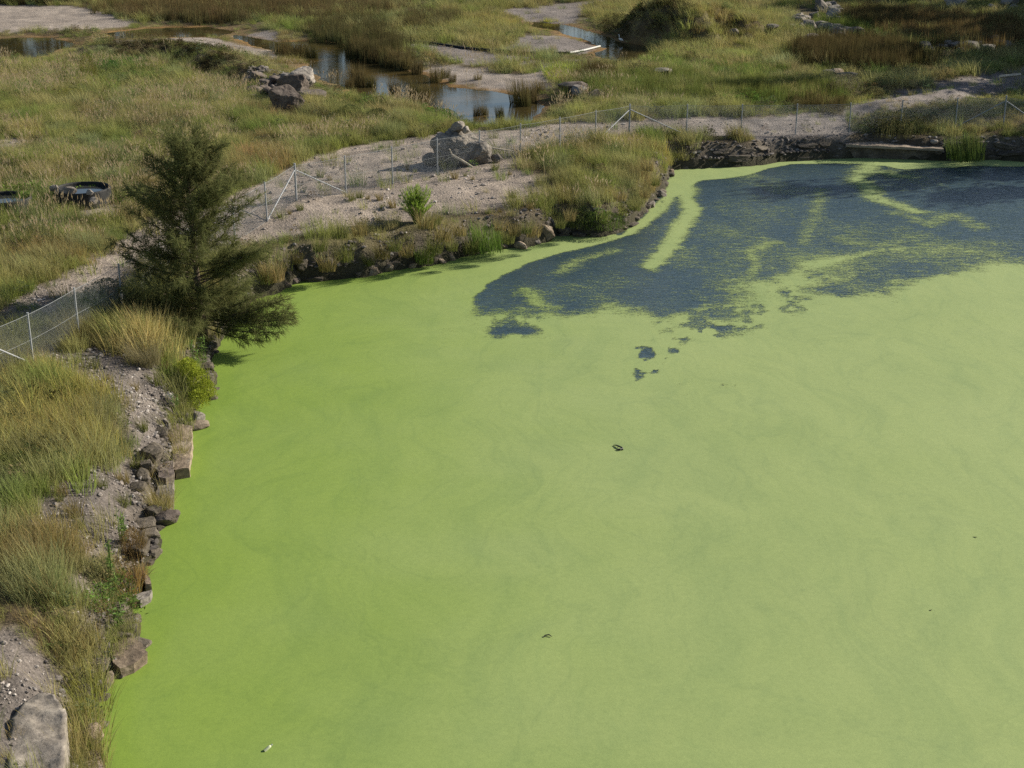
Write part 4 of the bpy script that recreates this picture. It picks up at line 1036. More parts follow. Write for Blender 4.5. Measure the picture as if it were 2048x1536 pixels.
for i, (cx, cy, w, h, tone) in enumerate([(573,578,.55,.3,'rock_tan'),(590,570,.5,.3,'rock_dark'),(716,552,.7,.35,'rock_tan'),(745,552,.75,.4,'rock_tan'),(775,545,.6,.42,'rock_tan'),(826,538,.5,.28,'rock_tan'),(852,533,.55,.28,'rock_grey'),
        (880,528,.6,.3,'rock_tan'),(900,523,.55,.42,'rock_tan'),(965,508,.5,.3,'rock_grey'),(1005,500,.5,.32,'rock_tan'),(1040,498,.85,.42,'rock_tan'),(1068,491,.6,.35,'rock_grey'),(1340,352,.5,.4,'rock_tan'),(1300,418,.6,.4,'rock_grey'),(1320,395,.7,.4,'rock_grey')]):
    put_rock(cx, cy - 3, w, w * .7, h, ORD[i] + ' small angular rock along the far waterline counting from the tree', 'rock', 'rock', tone, .5, 3, 220 + i, r_.uniform(-40, 40), 'rocks along the far waterline', z=0.0, sink=.2, tilt=(0, r_.uniform(-12, 12)))
put_rock(1094, 480, 1.15, .9, .95, 'large tilted tan slab at the right end of the rocky far bank', 'slab', 'rock_slab', 'rock_tan', .7, 4, 240, -20, z=0.0, sink=.1, tilt=(0, -22))

# layered rock faces under the far bank: many blocks each
def rock_face(label, px_pts, layers, hgt, mat, seed, wmin, wmax, out=.35, dep=.8):
    pts = [Vector((*wz(a, b, 0.0), 0)) for a, b in px_pts]
    root = empty('rock_face', pts[0]); tag(root, label, None, None, 'structure')
    rr = random.Random(seed)
    protos = []
    for k in range(8):
        me = planes_rock(700 + seed * 10 + k, (1, 1, 1), .8, 3, .06, 7); me.materials.append(M[mat]); protos.append(me)
    L = [0.0]
    for a, b in zip(pts, pts[1:]): L.append(L[-1] + (b - a).length)
    def at(s):
        for i in range(len(pts) - 1):
            if s <= L[i + 1]:
                t = (s - L[i]) / (L[i + 1] - L[i]); d = (pts[i + 1] - pts[i]).normalized()
                return pts[i].lerp(pts[i + 1], t), d
        return pts[-1], (pts[-1] - pts[-2]).normalized()
    for ly in range(layers):
        s = rr.uniform(0, .3)
        lh = hgt / layers
        while s < L[-1]:
            w = rr.uniform(wmin, wmax)
            p, d = at(s + w / 2)
            nrm = Vector((-d.y, d.x, 0))
            o = link('rock_block', protos[rr.randrange(8)], root)
            h = lh * rr.uniform(.75, 1.25)
            q = p + nrm * (out + ly * .22 + rr.uniform(-.16, .16)) - pts[0]
            o.location = (q.x, q.y, -.12 + ly * lh + rr.uniform(-.05, .05))
            o.scale = (w * rr.uniform(1.0, 1.12), dep * rr.uniform(.8, 1.3), h)
            o.rotation_euler = (R(rr.uniform(-6, 6)), R(rr.uniform(-5, 5)), math.atan2(d.y, d.x) + R(rr.uniform(-12, 12)))
            s += w * rr.uniform(.95, 1.25) + (rr.uniform(0, .7) if rr.random() < .2 else 0)
    return root
rock_face('dark layered rock face along the far right bank', [(1345,339),(1420,336),(1500,333),(1523,331),(1559,324),(1602,322),(1692,316)], 3, 1.1, 'rock_bank', 1, .5, 1.6)
rock_face('dark crumbling rock face under the middle bank', [(590,566),(654,562),(739,553),(780,541),(835,536),(903,522)], 2, .95, 'rock_bank', 2, .4, 1.1, .45)
rock_face('low rock edge round the grassy point', [(1112,471),(1200,474),(1250,462),(1290,425),(1328,380),(1338,352)], 2, .6, 'rock_bank', 3, .35, .9, .3)
rock_face('rock edge below the far right corner', [(1895,322),(1990,320),(2048,324),(2200,330)], 3, 1.1, 'rock_bank', 4, .5, 1.5)

rock_face('broken stone edge along the left waterline', [(200,1530),(197,1478),(207,1440),(205,1412),(212,1367),(226,1350)], 2, .5, 'rock_bank', 5, .25, .7, .18, .5)
rock_face('broken stone edge under the lower left weeds', [(272,1310),(280,1285),(282,1259),(270,1228)], 2, .5, 'rock_bank', 6, .25, .6, .18, .5)
rock_face('blocky stone edge below the orange weeds on the left bank', [(297,1137),(324,1108),(327,1083),(314,1064),(332,1053)], 2, .6, 'rock_bank', 7, .3, .7, .2, .5)
rock_face('blocky stone edge behind the long left ledges', [(318,1020),(322,955),(345,940),(345,850),(380,837)], 2, .85, 'rock_bank', 8, .3, .8, .25, .5)
rock_face('shaded stone edge under the yellow weeds', [(405,801),(430,800),(434,763),(423,727),(436,702)], 2, .5, 'rock_bank', 9, .25, .6, .2, .5)
for i, (cx, cy) in enumerate([(500,166),(515,160),(532,172),(548,165),(540,186),(556,196),(522,182),(488,172),(505,200),(560,176)]):
    s_ = r_.uniform(.5, 1.0)
    put_rock(cx, cy, s_ * 1.3, s_, s_ * .65, ORD[i] + ' small dark rock in the rubble heap left of the creek rocks', 'rock', 'rock', 'rock_dark', .5, 3, 500 + i, r_.uniform(0, 180), 'rocks in the rubble heap by the creek', tilt=(r_.uniform(-20, 20), r_.uniform(-20, 20)))
# concrete ledge on the far right bank
def concrete_ledge():
    a = Vector((*wz(1692, 289, .84), .84)); b = Vector((*wz(1888, 298, .72), .72))
    d = (b - a); n = Vector((-d.y, d.x, 0)).normalized()
    root = empty('concrete_ledge', a); tag(root, 'long brown concrete ledge above the water at the far right bank', 'ledge')
    def bx(name, u0, u1, v0, v1, z0, z1, mat):
        bm = bmesh.new(); vs_ = []
        NU = 18
        for i in range(NU + 1):
            u_ = u0 + (u1 - u0) * i / NU
            p = d * u_
            w = .04 * math.sin(i * 2.1)
            for (v_, z_) in ((v0 + w, z1 + .02 * math.sin(i * 1.3)), (v1, z1 + .03), (v1, z0), (v0 + w, z0)):
                q = p + n * v_; vs_.append(bm.verts.new((q.x, q.y, p.z + z_)))
        for i in range(NU):
            for k in range(4):
                bm.faces.new((vs_[i*4+k], vs_[i*4+(k+1)%4], vs_[i*4+4+(k+1)%4], vs_[i*4+4+k]))
        bm.faces.new(vs_[0:4]); bm.faces.new(vs_[-4:][::-1])
        bmesh.ops.recalc_face_normals(bm, faces=bm.faces[:])
        me = bpy.data.meshes.new(name); bm.to_mesh(me); bm.free()
        return link(name, me, root, M[mat])
    bx('slab', 0, 1, 0, 1.7, -.14, 0, 'concrete'); bx('retaining_face', .01, .99, .22, .8, -1.2, -.143, 'rock_bank')
concrete_ledge()
put_rock(1868, 288, .5, .4, .3, 'small pale rock lying on the right end of the concrete ledge', 'rock', 'rock', 'rock_pale', .4, 2, 250)

# ------------------------------------------------------------------ chain link fence
TOPS = [(-150,735),(-45,668),(55,628),(148,578),(237,530),(318,487),(395,444),(465,402),(529,366),(589,330),(689,313),(783,295),(874,278),(959,263),(1041,249),(1120,236),(1192,222),(1260,211),
        (1375,210),(1485,210),(1595,209),(1702,207),(1806,201),(1916,196),(2013,193),(2110,205),(2210,215)]
FH = 1.8
posts = []
for (a, b) in TOPS:
    p = px_land(a, b, FH); x, y = float(p[0]), float(p[1]); z = float(base_h(np.array([x]), np.array([y]))[0]) + FH
    posts.append(Vector((x, y, z)))
fence = empty('chain_link_fence', (posts[9].x, posts[9].y, posts[9].z - FH)); tag(fence, 'galvanised chain link fence following the track above the pond', 'fence')
FO = fence.location.copy()
def part(name, V, Fc, mat, parent=fence, label=None):
    o = link(name, mesh_np(name, V, Fc, M[mat]), parent)
    if label: o['label'] = label
    return o
pm = None
for i, p in enumerate(posts):
    V, Fc = [], []
    corner = i in (1, 9, 17, 24)
    r = .046 if corner else .034
    tube(V, Fc, [(0, 0, -FH - .25), (0, 0, .06 if corner else .03)], r, 8)
    tube(V, Fc, [(0, 0, .055 if corner else .03), (0, 0, .085 if corner else .05)], r * 1.15, 8)
    o = part('post', V, Fc, 'steel'); o.location = p - FO
    o.rotation_euler = (R(random.gauss(0, .5)), R(random.gauss(0, .5)), 0)
for (ci, j) in ((1, 2), (9, 8), (9, 10), (17, 16), (17, 18), (24, 23), (24, 25)):
    A = posts[ci] - Vector((0, 0, .22)); B = posts[j] - Vector((0, 0, FH - .05))
    V, Fc = [], []; tube(V, Fc, [A - FO, B.lerp(A, .02) - FO], .030, 8); part('brace', V, Fc, 'steel')
for dz, rr in ((-.02, .0075), (-FH * .5, .0055), (-FH + .06, .005)):
    V, Fc = [], []
    pts = []
    for a, b in zip(posts, posts[1:]):
        for k in range(4):
            t = k / 4; pts.append(a.lerp(b, t) + Vector((0, -.03, dz - .03 * math.sin(math.pi * t))) - FO)
    pts.append(posts[-1] + Vector((0, -.03, dz)) - FO)
    tube(V, Fc, pts, rr, 5); part('strand_wire', V, Fc, 'wire')
def mesh_bay(a, b):
    """woven diamonds: zig-zag wires of the right gauge between two posts"""
    d = b - a; L = d.length; u_ = d / L
    nrm = Vector((-u_.y, u_.x, 0)).normalized()
    V, Fc = [], []
    H = FH - .08; st_ = .062; r = .0022
    def strip(s0, z0, s1, z1, off):
        p0 = a + u_ * s0 + nrm * off + Vector((0, -.03, -.03 + z0)) - FO; p1 = a + u_ * s1 + nrm * off + Vector((0, -.03, -.03 + z1)) - FO
        dd = (p1 - p0).normalized(); q = dd.cross(nrm).normalized() * r; e = nrm * r
        b0 = len(V)
        for p in (p0, p1): V.extend([tuple(p + q), tuple(p + e), tuple(p - q), tuple(p - e)])
        for k in range(4): Fc.append((b0 + k, b0 + (k + 1) % 4, b0 + 4 + (k + 1) % 4, b0 + 4 + k))
    n = int((L + H) / st_)
    for i in range(1, n):
        s = i * st_
        x0, x1 = max(0, s - H), min(s, L)
        strip(x0, -(s - x0), x1, -(s - x1), .003)
        strip(x0, -H + (s - x0), x1, -H + (s - x1), -.003)
    return V, Fc
for a, b in zip(posts, posts[1:]):
    V, Fc = mesh_bay(a, b); part('wire_mesh', V, Fc, 'wire')

# ------------------------------------------------------------------ the she-oak tree
def tree():
    tx, ty = w2(410, 672)
    tz = hz(tx, ty)
    root = empty('she_oak_tree', (tx, ty, tz)); tag(root, 'dark feathery she-oak tree leaning over the pond edge beside the fence', 'tree')
    rr = random.Random(12)
    H = 7.2
    def tp(t): return Vector((-.10 * math.sin(t * 3.0) - .18 * t, .15 * t, H * t))
    V, Fc = [], []
    tube(V, Fc, [tp(i / 14) for i in range(15)], [.13 * (1 - i / 14) ** .8 + .012 for i in range(15)], 9)
    part('trunk', V, Fc, 'bark', root)
    NV, NF, NA = [], [], []
    def needle(p, d, L, w, rv, rh):
        s = d.cross(Vector((rr.gauss(0, 1), rr.gauss(0, 1), rr.gauss(0, 1)))).normalized() * w
        m = p + d * L * .55 + Vector((0, 0, -.04 * L)); e = p + d * L + Vector((0, 0, -.22 * L))
        b = len(NV)
        NV.extend([tuple(p - s * .6), tuple(p + s * .6), tuple(m + s), tuple(m - s), tuple(e)])
        NA.extend([(rv, .1, rh, 1)] * 2 + [(rv, .5, rh, 1)] * 2 + [(rv, 1, rh, 1)])
        NF.extend([(b, b + 1, b + 2, b + 3), (b + 3, b + 2, b + 4)])
    specs = []
    for i in range(116):
        t = 0.05 + .93 * ((i + .5) / 116) ** 1.15
        a = i * 2.399 + rr.uniform(-.5, .5)
        prof = (1.0 - t) ** .42 * 2.55 + .42
        L = prof * rr.uniform(.38, 1.22)
        specs.append((t, a, L, rr.uniform(-.05, .45) + t * .6))
    specs += [(.10, -.12, 3.55, .03), (.07, -.30, 3.1, -.02), (.13, .25, 2.9, .12), (.30, .1, 2.5, .30), (.08, -.2, 3.35, .0), (.11, .05, 3.2, .06), (.05, -.45, 2.6, -.06), (.09, -.02, 3.3, .02), (.80, .2, 1.9, .85), (.76, -.1, 1.9, .8), (.84, .5, 1.6, 1.0), (.62, 3.3, 2.5, .5), (.66, -.2, 2.5, .6), (.5, 2.8, 2.9, .4), (.55, .3, 2.7, .45), (.42, 3.5, 3.0, .25), (.38, -.3, 2.9, .3), (.72, 2.9, 1.9, .8), (.16, 3.3, 2.6, .15), (.25, 3.0, 2.5, .3), (.88, 2.5, 1.0, 1.1), (.90, .4, 1.25, 1.2), (.82, .2, 1.4, 1.0), (.86, 1.9, 1.3, 1.1)]
    for (t, a, L, elv) in specs:
        p0 = tp(t); d = Vector((math.cos(a) * math.cos(elv), math.sin(a) * math.cos(elv), math.sin(elv)))
        n = 7; pts = []
        bend = rr.uniform(-.05, .16)
        for k in range(n):
            s = k / (n - 1)
            pts.append(p0 + d * L * s + Vector((rr.gauss(0, .03) * s, rr.gauss(0, .03) * s, (bend * s * s - .10 * math.sin(s * 3)) * L * .5)))
        V, Fc = [], []
        r0 = .012 + .016 * L / 2.6
        tube(V, Fc, pts, [r0 * (1 - .8 * k / (n - 1)) for k in range(n)], 5)
        part('branch', V, Fc, 'bark', root)
        tone = rr.uniform(0, 1)
        ntw = max(8, int(L * 16))
        for j in range(ntw):
            s = .18 + .82 * (j + rr.random()) / ntw
            k = min(int(s * (n - 1)), n - 2); q = s * (n - 1) - k
            p = pts[k].lerp(pts[k + 1], q)
            td = (d * rr.uniform(.5, 1.1) + Vector((rr.gauss(0, .55), rr.gauss(0, .55), rr.gauss(.22, .38)))).normalized()
            tl = rr.uniform(.22, .66) * (1.15 - .3 * s)
            nn = rr.randint(15, 26)
            for m in range(nn):
                f_ = rr.random()
                pp_ = p + td * tl * f_
                nd = (td * .8 + Vector((rr.gauss(0, .45), rr.gauss(0, .45), rr.gauss(.02, .5)))).normalized()
                needle(pp_, nd, rr.uniform(.16, .36), rr.uniform(.005, .0095), min(1, max(0, tone * .5 + rr.random() * .5)), rr.random())
    M['needle'] = mat_leaf('she_oak_needles', (0.135, 0.155, 0.062), .40, False, .45, (0.16, 0.125, 0.055), .45)
    o = link('crown', mesh_np('crown', NV, NF, M['needle'], [('blade', 'FLOAT_COLOR', NA)]), root)
    print('needles', len(NV) // 5)
tree()

# ------------------------------------------------------------------ single shrubs, weeds and reed clumps
def plant(name, label, cat, px, py, VFA, tint, group=None, z=None, tip=.2, tipc=(.5, .4, .2), scale=1.0, part_name='foliage', mkey=None, at=None, dz=0.0, trans=.35):
    x, y = at if at else (w2(px, py) if z is None else wz(px, py, z))
    key = mkey or ('leaf_%s_%d' % (name, len(M)))
    if key not in M: M[key] = mat_leaf(key, tint, trans, False, .4, tipc, tip)
    me = VFA if isinstance(VFA, bpy.types.Mesh) else leaf_mesh(name, VFA, M[key])
    o = link(name, me); o.location = (x, y, (hz(x, y) if z is None else z) - .03 + dz); o.scale = (scale,) * 3
    o.rotation_euler = (0, 0, random.uniform(0, 6.28))
    return tag(o, label, cat, group)
def join(*L):
    V, Fc, A = [], [], []
    for v, f_, a in L:
        b = len(V); V += [tuple(q) for q in v]; Fc += [tuple(i + b for i in t) for t in f_]; A += list(a)
    return V, Fc, A
def shift(VFA, dx=0, dy=0, dz=0, s=1.0):
    V, Fc, A = VFA
    return [(x * s + dx, y * s + dy, z * s + dz) for x, y, z in V], Fc, A

# the bright green shrub on the gravel: a narrow foot and an upright flaring head
def bright_shrub():
    r = np.random.default_rng(77); V, Fc, A = [], [], []
    px_, py_ = w2(835, 446)
    root = empty('green_shrub', (px_, py_, hz(px_, py_) - .03)); tag(root, 'bright green upright shrub on the gravel above the pond bank', 'shrub')
    SV, SF = [], []
    for i in range(130):
        a = r.uniform(0, 6.28); o_ = r.uniform(.05, 1.0)
        top = Vector((.95 * o_ * math.cos(a) - .08, .75 * o_ * math.sin(a), r.uniform(.85, 1.8) - .25 * o_ * o_))
        ft = Vector((.10 * math.cos(a), .10 * math.sin(a), 0))
        mid = ft.lerp(top, .5) + Vector((-.10 * math.cos(a), -.10 * math.sin(a), .05))
        tube(SV, SF, [ft, mid, top], [.010, .008, .004], 4, False)
        for k in range(56):
            t = r.uniform(.12, 1.0)
            p = (ft.lerp(mid, t * 2) if t < .5 else mid.lerp(top, t * 2 - 1))
            d = Vector((r.normal(0, .38), r.normal(0, .38), 1)).normalized(); s = Vector((r.normal(0, 1), r.normal(0, 1), 0)).normalized() * .010
            L = r.uniform(.10, .22); b = len(V); rv, rh = r.uniform(0, 1), r.uniform(0, 1)
            V += [tuple(p), tuple(p + d * L * .5 + s), tuple(p + d * L), tuple(p + d * L * .5 - s)]
            A += [(rv, .2, rh, 1), (rv, .5, rh, 1), (rv, .9, rh, 1), (rv, .5, rh, 1)]; Fc.append((b, b + 1, b + 2, b + 3))
    M['bright'] = mat_leaf('bright_green_leaves', (0.25, 0.38, 0.06), .45, False, .4, (.30, .36, .08), .5)
    link('foliage', leaf_mesh('foliage', (V, Fc, A), M['bright']), root)
    o = link('stems', mesh_np('stems', SV, SF, M['bark']), root)
bright_shrub()
# yellow-green weeds at the left waterline
yw = join(*[shift(join(leaves(900, .42, .62, .085, 800 + i, narrow=1.9), blades(90, .4, .9, .35, .5, .007, 810 + i)), dx, dy, dz, s) for i, (dx, dy, dz, s) in enumerate([(0, 0, 0, 1.1), (-.45, .55, .25, 1.0), (.1, -.75, -.35, .9), (.25, -.2, -.2, .9), (-.3, .2, .3, .9), (-.1, -1.15, -.5, .7)])])
o = plant('yellow_weed', 'bright yellow-green leafy weeds hanging over the left waterline', 'weeds', 398, 775, yw, (0.31, 0.38, 0.05), z=.55, tip=.15, tipc=(.5, .42, .1)); o.rotation_euler.z = 0
for i, (cx, cy, h, lb) in enumerate([(392, 742, 1.25, 'tall green weed stalk above the yellow weeds at the waterline'), (408, 735, 1.35, 'second taller green weed stalk just right of the first above the yellow weeds'),
        (225, 1160, 1.2, 'pale green leafy weed stalks on the lower left bank'), (245, 1085, 1.0, 'narrow green weed beside the orange-brown weed on the left bank'), (352, 830, .9, 'grey-green weed on the rubble above the tan ledge'), (238, 1262, .8, 'dark green weed stalk over the pointed slab'),
        (228, 1205, .9, 'yellow-green weed on the bank above the thin tilted slab')]):
    plant('weed_stalk', lb, 'weed', cx, cy, leaves(120, .16, h, .13, 820 + i, 2 if i < 2 else 5, 'stalk', 3.0), (0.15, 0.25, 0.07), tip=.1)
plant('orange_weed', 'orange-brown bushy weed at the left waterline', 'weed', 268, 1112, join(leaves(900, .36, .85, .055, 841), blades(260, .5, 1.1, .32, .35, .006, 842)), (0.20, 0.14, 0.06), tip=.3)
plant('dead_grass', 'clump of dead grey-brown grass at the left waterline', 'grass', 268, 1160, blades(240, .3, .6, .35, .9, .008, 843, 1.2), (0.24, 0.17, 0.12), tip=.2)
# round and odd shrubs in the field
for i, (cx, cy, w, h, c, lb) in enumerate([
        (176, 160, .75, 1.9, (0.14, 0.145, 0.03), 'tall dome-shaped dark and yellow-green shrub in the far left field'), (145, 205, 1.3, .9, (0.20, 0.21, 0.05), 'low yellow-green shrub below the dome-shaped shrub'),
        (226, 148, .7, 1.0, (0.09, 0.19, 0.05), 'bright green bush right of the dome-shaped shrub'), (285, 150, 1.3, .8, (0.10, 0.17, 0.04), 'wide low green bush under the dark earth ridge'),
        (1790, 272, 1.7, 1.35, (0.10, 0.105, 0.045), 'wide dark olive shrub behind the fence at the right'), (700, 236, 1.0, .8, (0.09, 0.12, 0.04), 'dark green bush in the field below the creek rocks'), (755, 240, .9, .7, (0.075, 0.10, 0.035), 'darker small bush right of the bush below the creek rocks'),
        (892, 240, .9, .7, (0.14, 0.22, 0.055), 'pale-topped green bush by the near shore of the creek'), (80, 475, 1.1, .8, (0.14, 0.17, 0.085), 'grey-green round bush in the left field below the tanks'), (55, 425, .8, 1.0, (0.17, 0.26, 0.06), 'bright green bush between the two round tanks'),
        (1215, 462, 1.1, .7, (0.10, 0.16, 0.035), 'dark green bush trailing into the duckweed at the grassy point'), (1155, 455, .9, .8, (0.12, 0.16, 0.045), 'green bush on the bank above the grassy point'), (1690, 178, 1.4, 1.0, (0.20, 0.19, 0.13), 'pale grey-green bush beside the rocks below the dark reed bed'),
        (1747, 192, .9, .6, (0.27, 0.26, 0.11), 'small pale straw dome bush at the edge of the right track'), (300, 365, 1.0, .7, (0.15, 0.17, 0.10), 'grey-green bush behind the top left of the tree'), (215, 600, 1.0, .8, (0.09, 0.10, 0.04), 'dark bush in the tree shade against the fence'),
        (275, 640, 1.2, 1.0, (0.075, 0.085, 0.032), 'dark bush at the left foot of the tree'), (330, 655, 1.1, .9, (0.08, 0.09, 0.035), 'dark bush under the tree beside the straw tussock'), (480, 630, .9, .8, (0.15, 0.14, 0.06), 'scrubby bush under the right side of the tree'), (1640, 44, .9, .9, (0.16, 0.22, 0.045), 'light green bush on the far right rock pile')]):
    plant('bush', lb, 'bush', cx, cy, join(leaves(1800, w * .95, h, .085, 860 + i, narrow=2.4), blades(160, h * .6, h * 1.1, w * .7, .35, .008, 880 + i)), c, tip=.15)
# straw tussock beside the tree, drooping grass on the ledges
plant('straw_tussock', 'large straw-coloured tussock in front of the tree', 'tussock', 292, 728, blades(1100, .45, 1.2, .5, .7, .0042, 901, .9), (0.25, 0.23, 0.125), tip=.35, tipc=(.46, .40, .26))
plant('straw_tussock', 'straw grass clump right of the tree at the water', 'tussock', 545, 560, blades(420, .6, 1.2, .5, .35, .007, 902, .6), (0.34, 0.27, 0.13), tip=.5)
plant('straw_tussock', 'grass tuft growing on the tan rock ledge', 'tussock', 362, 915, blades(160, .35, .7, .22, .6, .007, 903, .9), (0.27, 0.26, 0.07), tip=.4)
plant('straw_tussock', 'pale tussock drooping over the dark rounded rock', 'tussock', 325, 1022, blades(300, .5, 1.0, .3, .6, .007, 904, .9), (0.30, 0.27, 0.10), tip=.5)
plant('sword_reeds', 'tall bright green reeds on the middle bank', 'reeds', 975, 500, blades(260, .9, 1.7, .75, .14, .014, 905, .3), (0.13, 0.22, 0.045), z=.3, tip=.2)
plant('sword_reeds', 'short bright green reed clump at the foot of the middle bank', 'reeds', 850, 525, blades(140, .5, 1.0, .4, .3, .012, 906, .5), (0.16, 0.22, 0.05), z=.25, tip=.2)
plant('sword_reeds', 'yellow-green reed tuft on the rock edge near the corner of the pond', 'reeds', 1322, 352, blades(120, .7, 1.3, .3, .15, .012, 907, .4), (0.26, 0.30, 0.07), z=.3, tip=.3)
plant('sword_reeds', 'green reeds growing below the right end of the concrete ledge', 'reeds', 1930, 318, blades(320, .9, 1.8, 1.1, .12, .014, 908, .3), (0.085, 0.135, 0.032), z=.3, tip=.25)
plant('sword_reeds', 'small green clump beside the waterline rocks under the bright shrub', 'reeds', 840, 520, blades(60, .4, .8, .25, .4, .012, 909, .5), (0.17, 0.24, 0.06), z=.4, tip=.2)
# bank growth along the middle bank
bank_me = [leaf_mesh('bank_tussock', blades(150, .4, 1.0, .3, .5, .008, 930 + i, .7), M.setdefault('bank_a' if i % 2 else 'bank_b', mat_leaf('bank_a' if i % 2 else 'bank_b', (0.23, 0.195, 0.08) if i % 2 else (0.14, 0.165, 0.048), .35, False, .4, (.5, .4, .22), .4))) for i in range(6)]
for i, (cx, cy, z_) in enumerate([(570,540,.6),(596,525,1.0),(640,500,1.6),(655,540,.7),(690,520,1.0),(720,470,1.9),(738,530,.5),(765,515,.8),(790,500,1.2),(812,512,.7),(868,505,.7),(885,480,1.4),(905,500,.7),(920,470,1.5),(940,505,.3),(1000,460,1.6),(1015,485,.5),(1030,470,1.2),(1052,465,1.3),(1066,472,.9),
        (1120,455,.9),(1140,440,1.4),(1270,420,.9),(1290,395,1.2),(1310,370,1.1),(1295,340,1.8),(680,475,1.9),(850,455,1.9),(870,448,1.9),(1240,400,1.8)]):
    o = plant('bank_tussock', 'brown and olive grass tussock on the rocky middle bank', 'tussock', cx, cy, bank_me[i % 6], None, 'tussocks on the middle bank', z=z_, mkey='bank_a', scale=r_.uniform(.8, 1.25))
tu = [leaf_mesh('gravel_tussock', blades(110, .3, .75, .2, .5, .008, 950 + i, .7), M['bank_a' if i % 2 else 'bank_b']) for i in range(4)]
for i, (cx, cy) in enumerate([(205,975),(248,965),(240,890),(150,1030),(160,1055),(215,760),(310,770),(270,780),(190,735),(125,990),(275,935),(300,955),(285,860),(335,880),(250,1010),(130,760),(235,705),(330,740),(120,1000),(300,1040),(165,960)]):
    plant('gravel_tussock', 'small dry tussock on the gravel of the left bank', 'tussock', cx, cy, tu[i % 4], None, 'tussocks on the left bank gravel', mkey='bank_a', scale=r_.uniform(.5, 1.1))
for i, (cx, cy) in enumerate([(720,395),(735,398),(705,400),(760,400),(830,345),(812,340),(560,435),(580,428),(600,420),(660,360),(640,355),(880,440),(765,418),(785,414),(930,352),(910,358),(975,428),(1000,425),(1025,395),(1060,418),(1070,395),(1020,350),(865,455),(1100,345),(990,340),(945,360)]):
    plant('gravel_tussock', 'small dry tussock on the gravel beside the fence', 'tussock', cx, cy, tu[i % 4], None, 'tussocks on the gravel beside the fence', mkey='bank_a', scale=r_.uniform(.4, 1.0))
# reed clumps standing in the creek
rc = [leaf_mesh('reed_clump', blades(190, .8, 1.3, .42, .16, .012, 970 + i, .3), M.setdefault('reedc%d' % i, mat_leaf('reed_clump_%d' % i, [(0.10, 0.085, 0.038), (0.085, 0.085, 0.032), (0.13, 0.115, 0.045)][i], .3, False, .4, (.3, .22, .1), .35))) for i in range(3)]
for i, (cx, cy, s, lb) in enumerate([(716,172,1.5,'big round dark reed clump standing in the middle of the creek'), (742,174,.9,'short green reed clump touching the big round one'), (1040,208,1.6,'big dark reed clump at the right end of the creek'), (1062,205,1.2,''), (1050,212,1.0,''), (872,165,1.1,''), (835,148,1.1,''), (890,158,.8,''), (810,140,1.2,''),
        (795,130,1.3,''), (775,125,1.2,''), (955,166,.7,''), (905,166,.7,''), (560,104,1.0,''), (576,108,1.2,''), (600,112,1.2,''), (625,116,1.1,''), (1080,190,1.0,''), (790,188,1.0,'grassy brown clump on the near shore of the creek'), (830,192,1.0,''), (850,196,.9,''), (700,178,.8,''), (745,118,1.5,''), (720,108,1.5,''), (955,232,.7,''), (1000,234,.7,''), (970,230,.6,'')]):
    plant('reed_clump', lb or 'dark reed clump standing along the edge of the creek', 'reeds', cx, cy, rc[i % 3], None, None if lb else 'reed clumps along the creek edge', z=Z_CREEK - .02, mkey='reedc0', scale=s)

# ------------------------------------------------------------------ round tanks, pipe, debris, bird
def tank(px, py, rad, hgt, label):
    x, y = w2(px, py)
    root = empty('round_tank', (x, y, hz(x, y))); tag(root, label, 'tank')
    V, Fc = [], []; n = 40
    prof = [(rad * .97, -.2), (rad, .1), (rad * 1.0, hgt - .06), (rad * .985, hgt), (rad * .95, hgt), (rad * .93, hgt - .05), (rad * .92, hgt - .45)]
    for (r, z) in prof:
        for k in range(n):
            a = 2 * math.pi * k / n; w = 1 + .012 * math.sin(3 * a) + .008 * math.sin(7 * a)
            V.append((r * w * math.cos(a), r * w * math.sin(a), z))
    for i in range(len(prof) - 1):
        for k in range(n):
            k2 = (k + 1) % n; Fc.append((i * n + k, i * n + k2, (i + 1) * n + k2, (i + 1) * n + k))
    part('wall', V, Fc, 'tank', root)
    V = [(rad * .935 * math.cos(2 * math.pi * k / n), rad * .935 * math.sin(2 * math.pi * k / n), hgt - .17) for k in range(n)]
    part('water', V, [tuple(range(n))], 'tank_water', root)
    return root
t1 = tank(168, 409, 1.27, .82, 'black round tank full of water in the left field')
X, Y, Z = t1.location
o = put_rock(0, 0, 1.0, .42, .42, 'grey log-shaped stone on the left rim of the black round tank', 'stone', 'stone', 'rock_grey', .1, 3, 301, 5, at=(X - .55, Y - .75)); o.location.z = Z + .62
o = put_rock(0, 0, .45, .35, .35, 'dark stone behind the log-shaped stone on the tank rim', 'stone', 'stone', 'rock_grey', .2, 3, 302, 5, at=(X - 1.15, Y - .45)); o.location.z = Z + .72
o = put_rock(0, 0, .38, .3, .3, 'cream stone on the front right rim of the black round tank', 'stone', 'stone', 'rock_pale', .2, 3, 303, 5, at=(X + .62, Y - 1.05)); o.location.z = Z + .68
o = put_rock(0, 0, .42, .34, .34, 'lower cream stone against the front right of the black round tank', 'stone', 'stone', 'rock_pale', .2, 3, 304, 5, at=(X + .85, Y - 1.35)); o.location.z = Z + .35
for k, (dx, dy) in enumerate([(-.35, .85), (.2, 1.05)]):
    plant('floating_weed', ['bright green weed at the back left inside the round tank', 'bright green weed at the back of the round tank'][k], 'weed', 0, 0, leaves(110, .24, .16, .09, 990 + k), (0.22, 0.36, 0.05), at=(X + dx, Y + dy), dz=0).location.z = Z + .5
t2 = tank(12, 428, 1.2, .8, 'second black round tank at the left edge half hidden by weeds')
X, Y, Z = t2.location
o = put_rock(0, 0, .55, .5, .5, 'grey stone on the left rim of the second round tank', 'stone', 'stone', 'rock_grey', .2, 3, 305, 5, at=(X - .25, Y - .9)); o.location.z = Z + .6
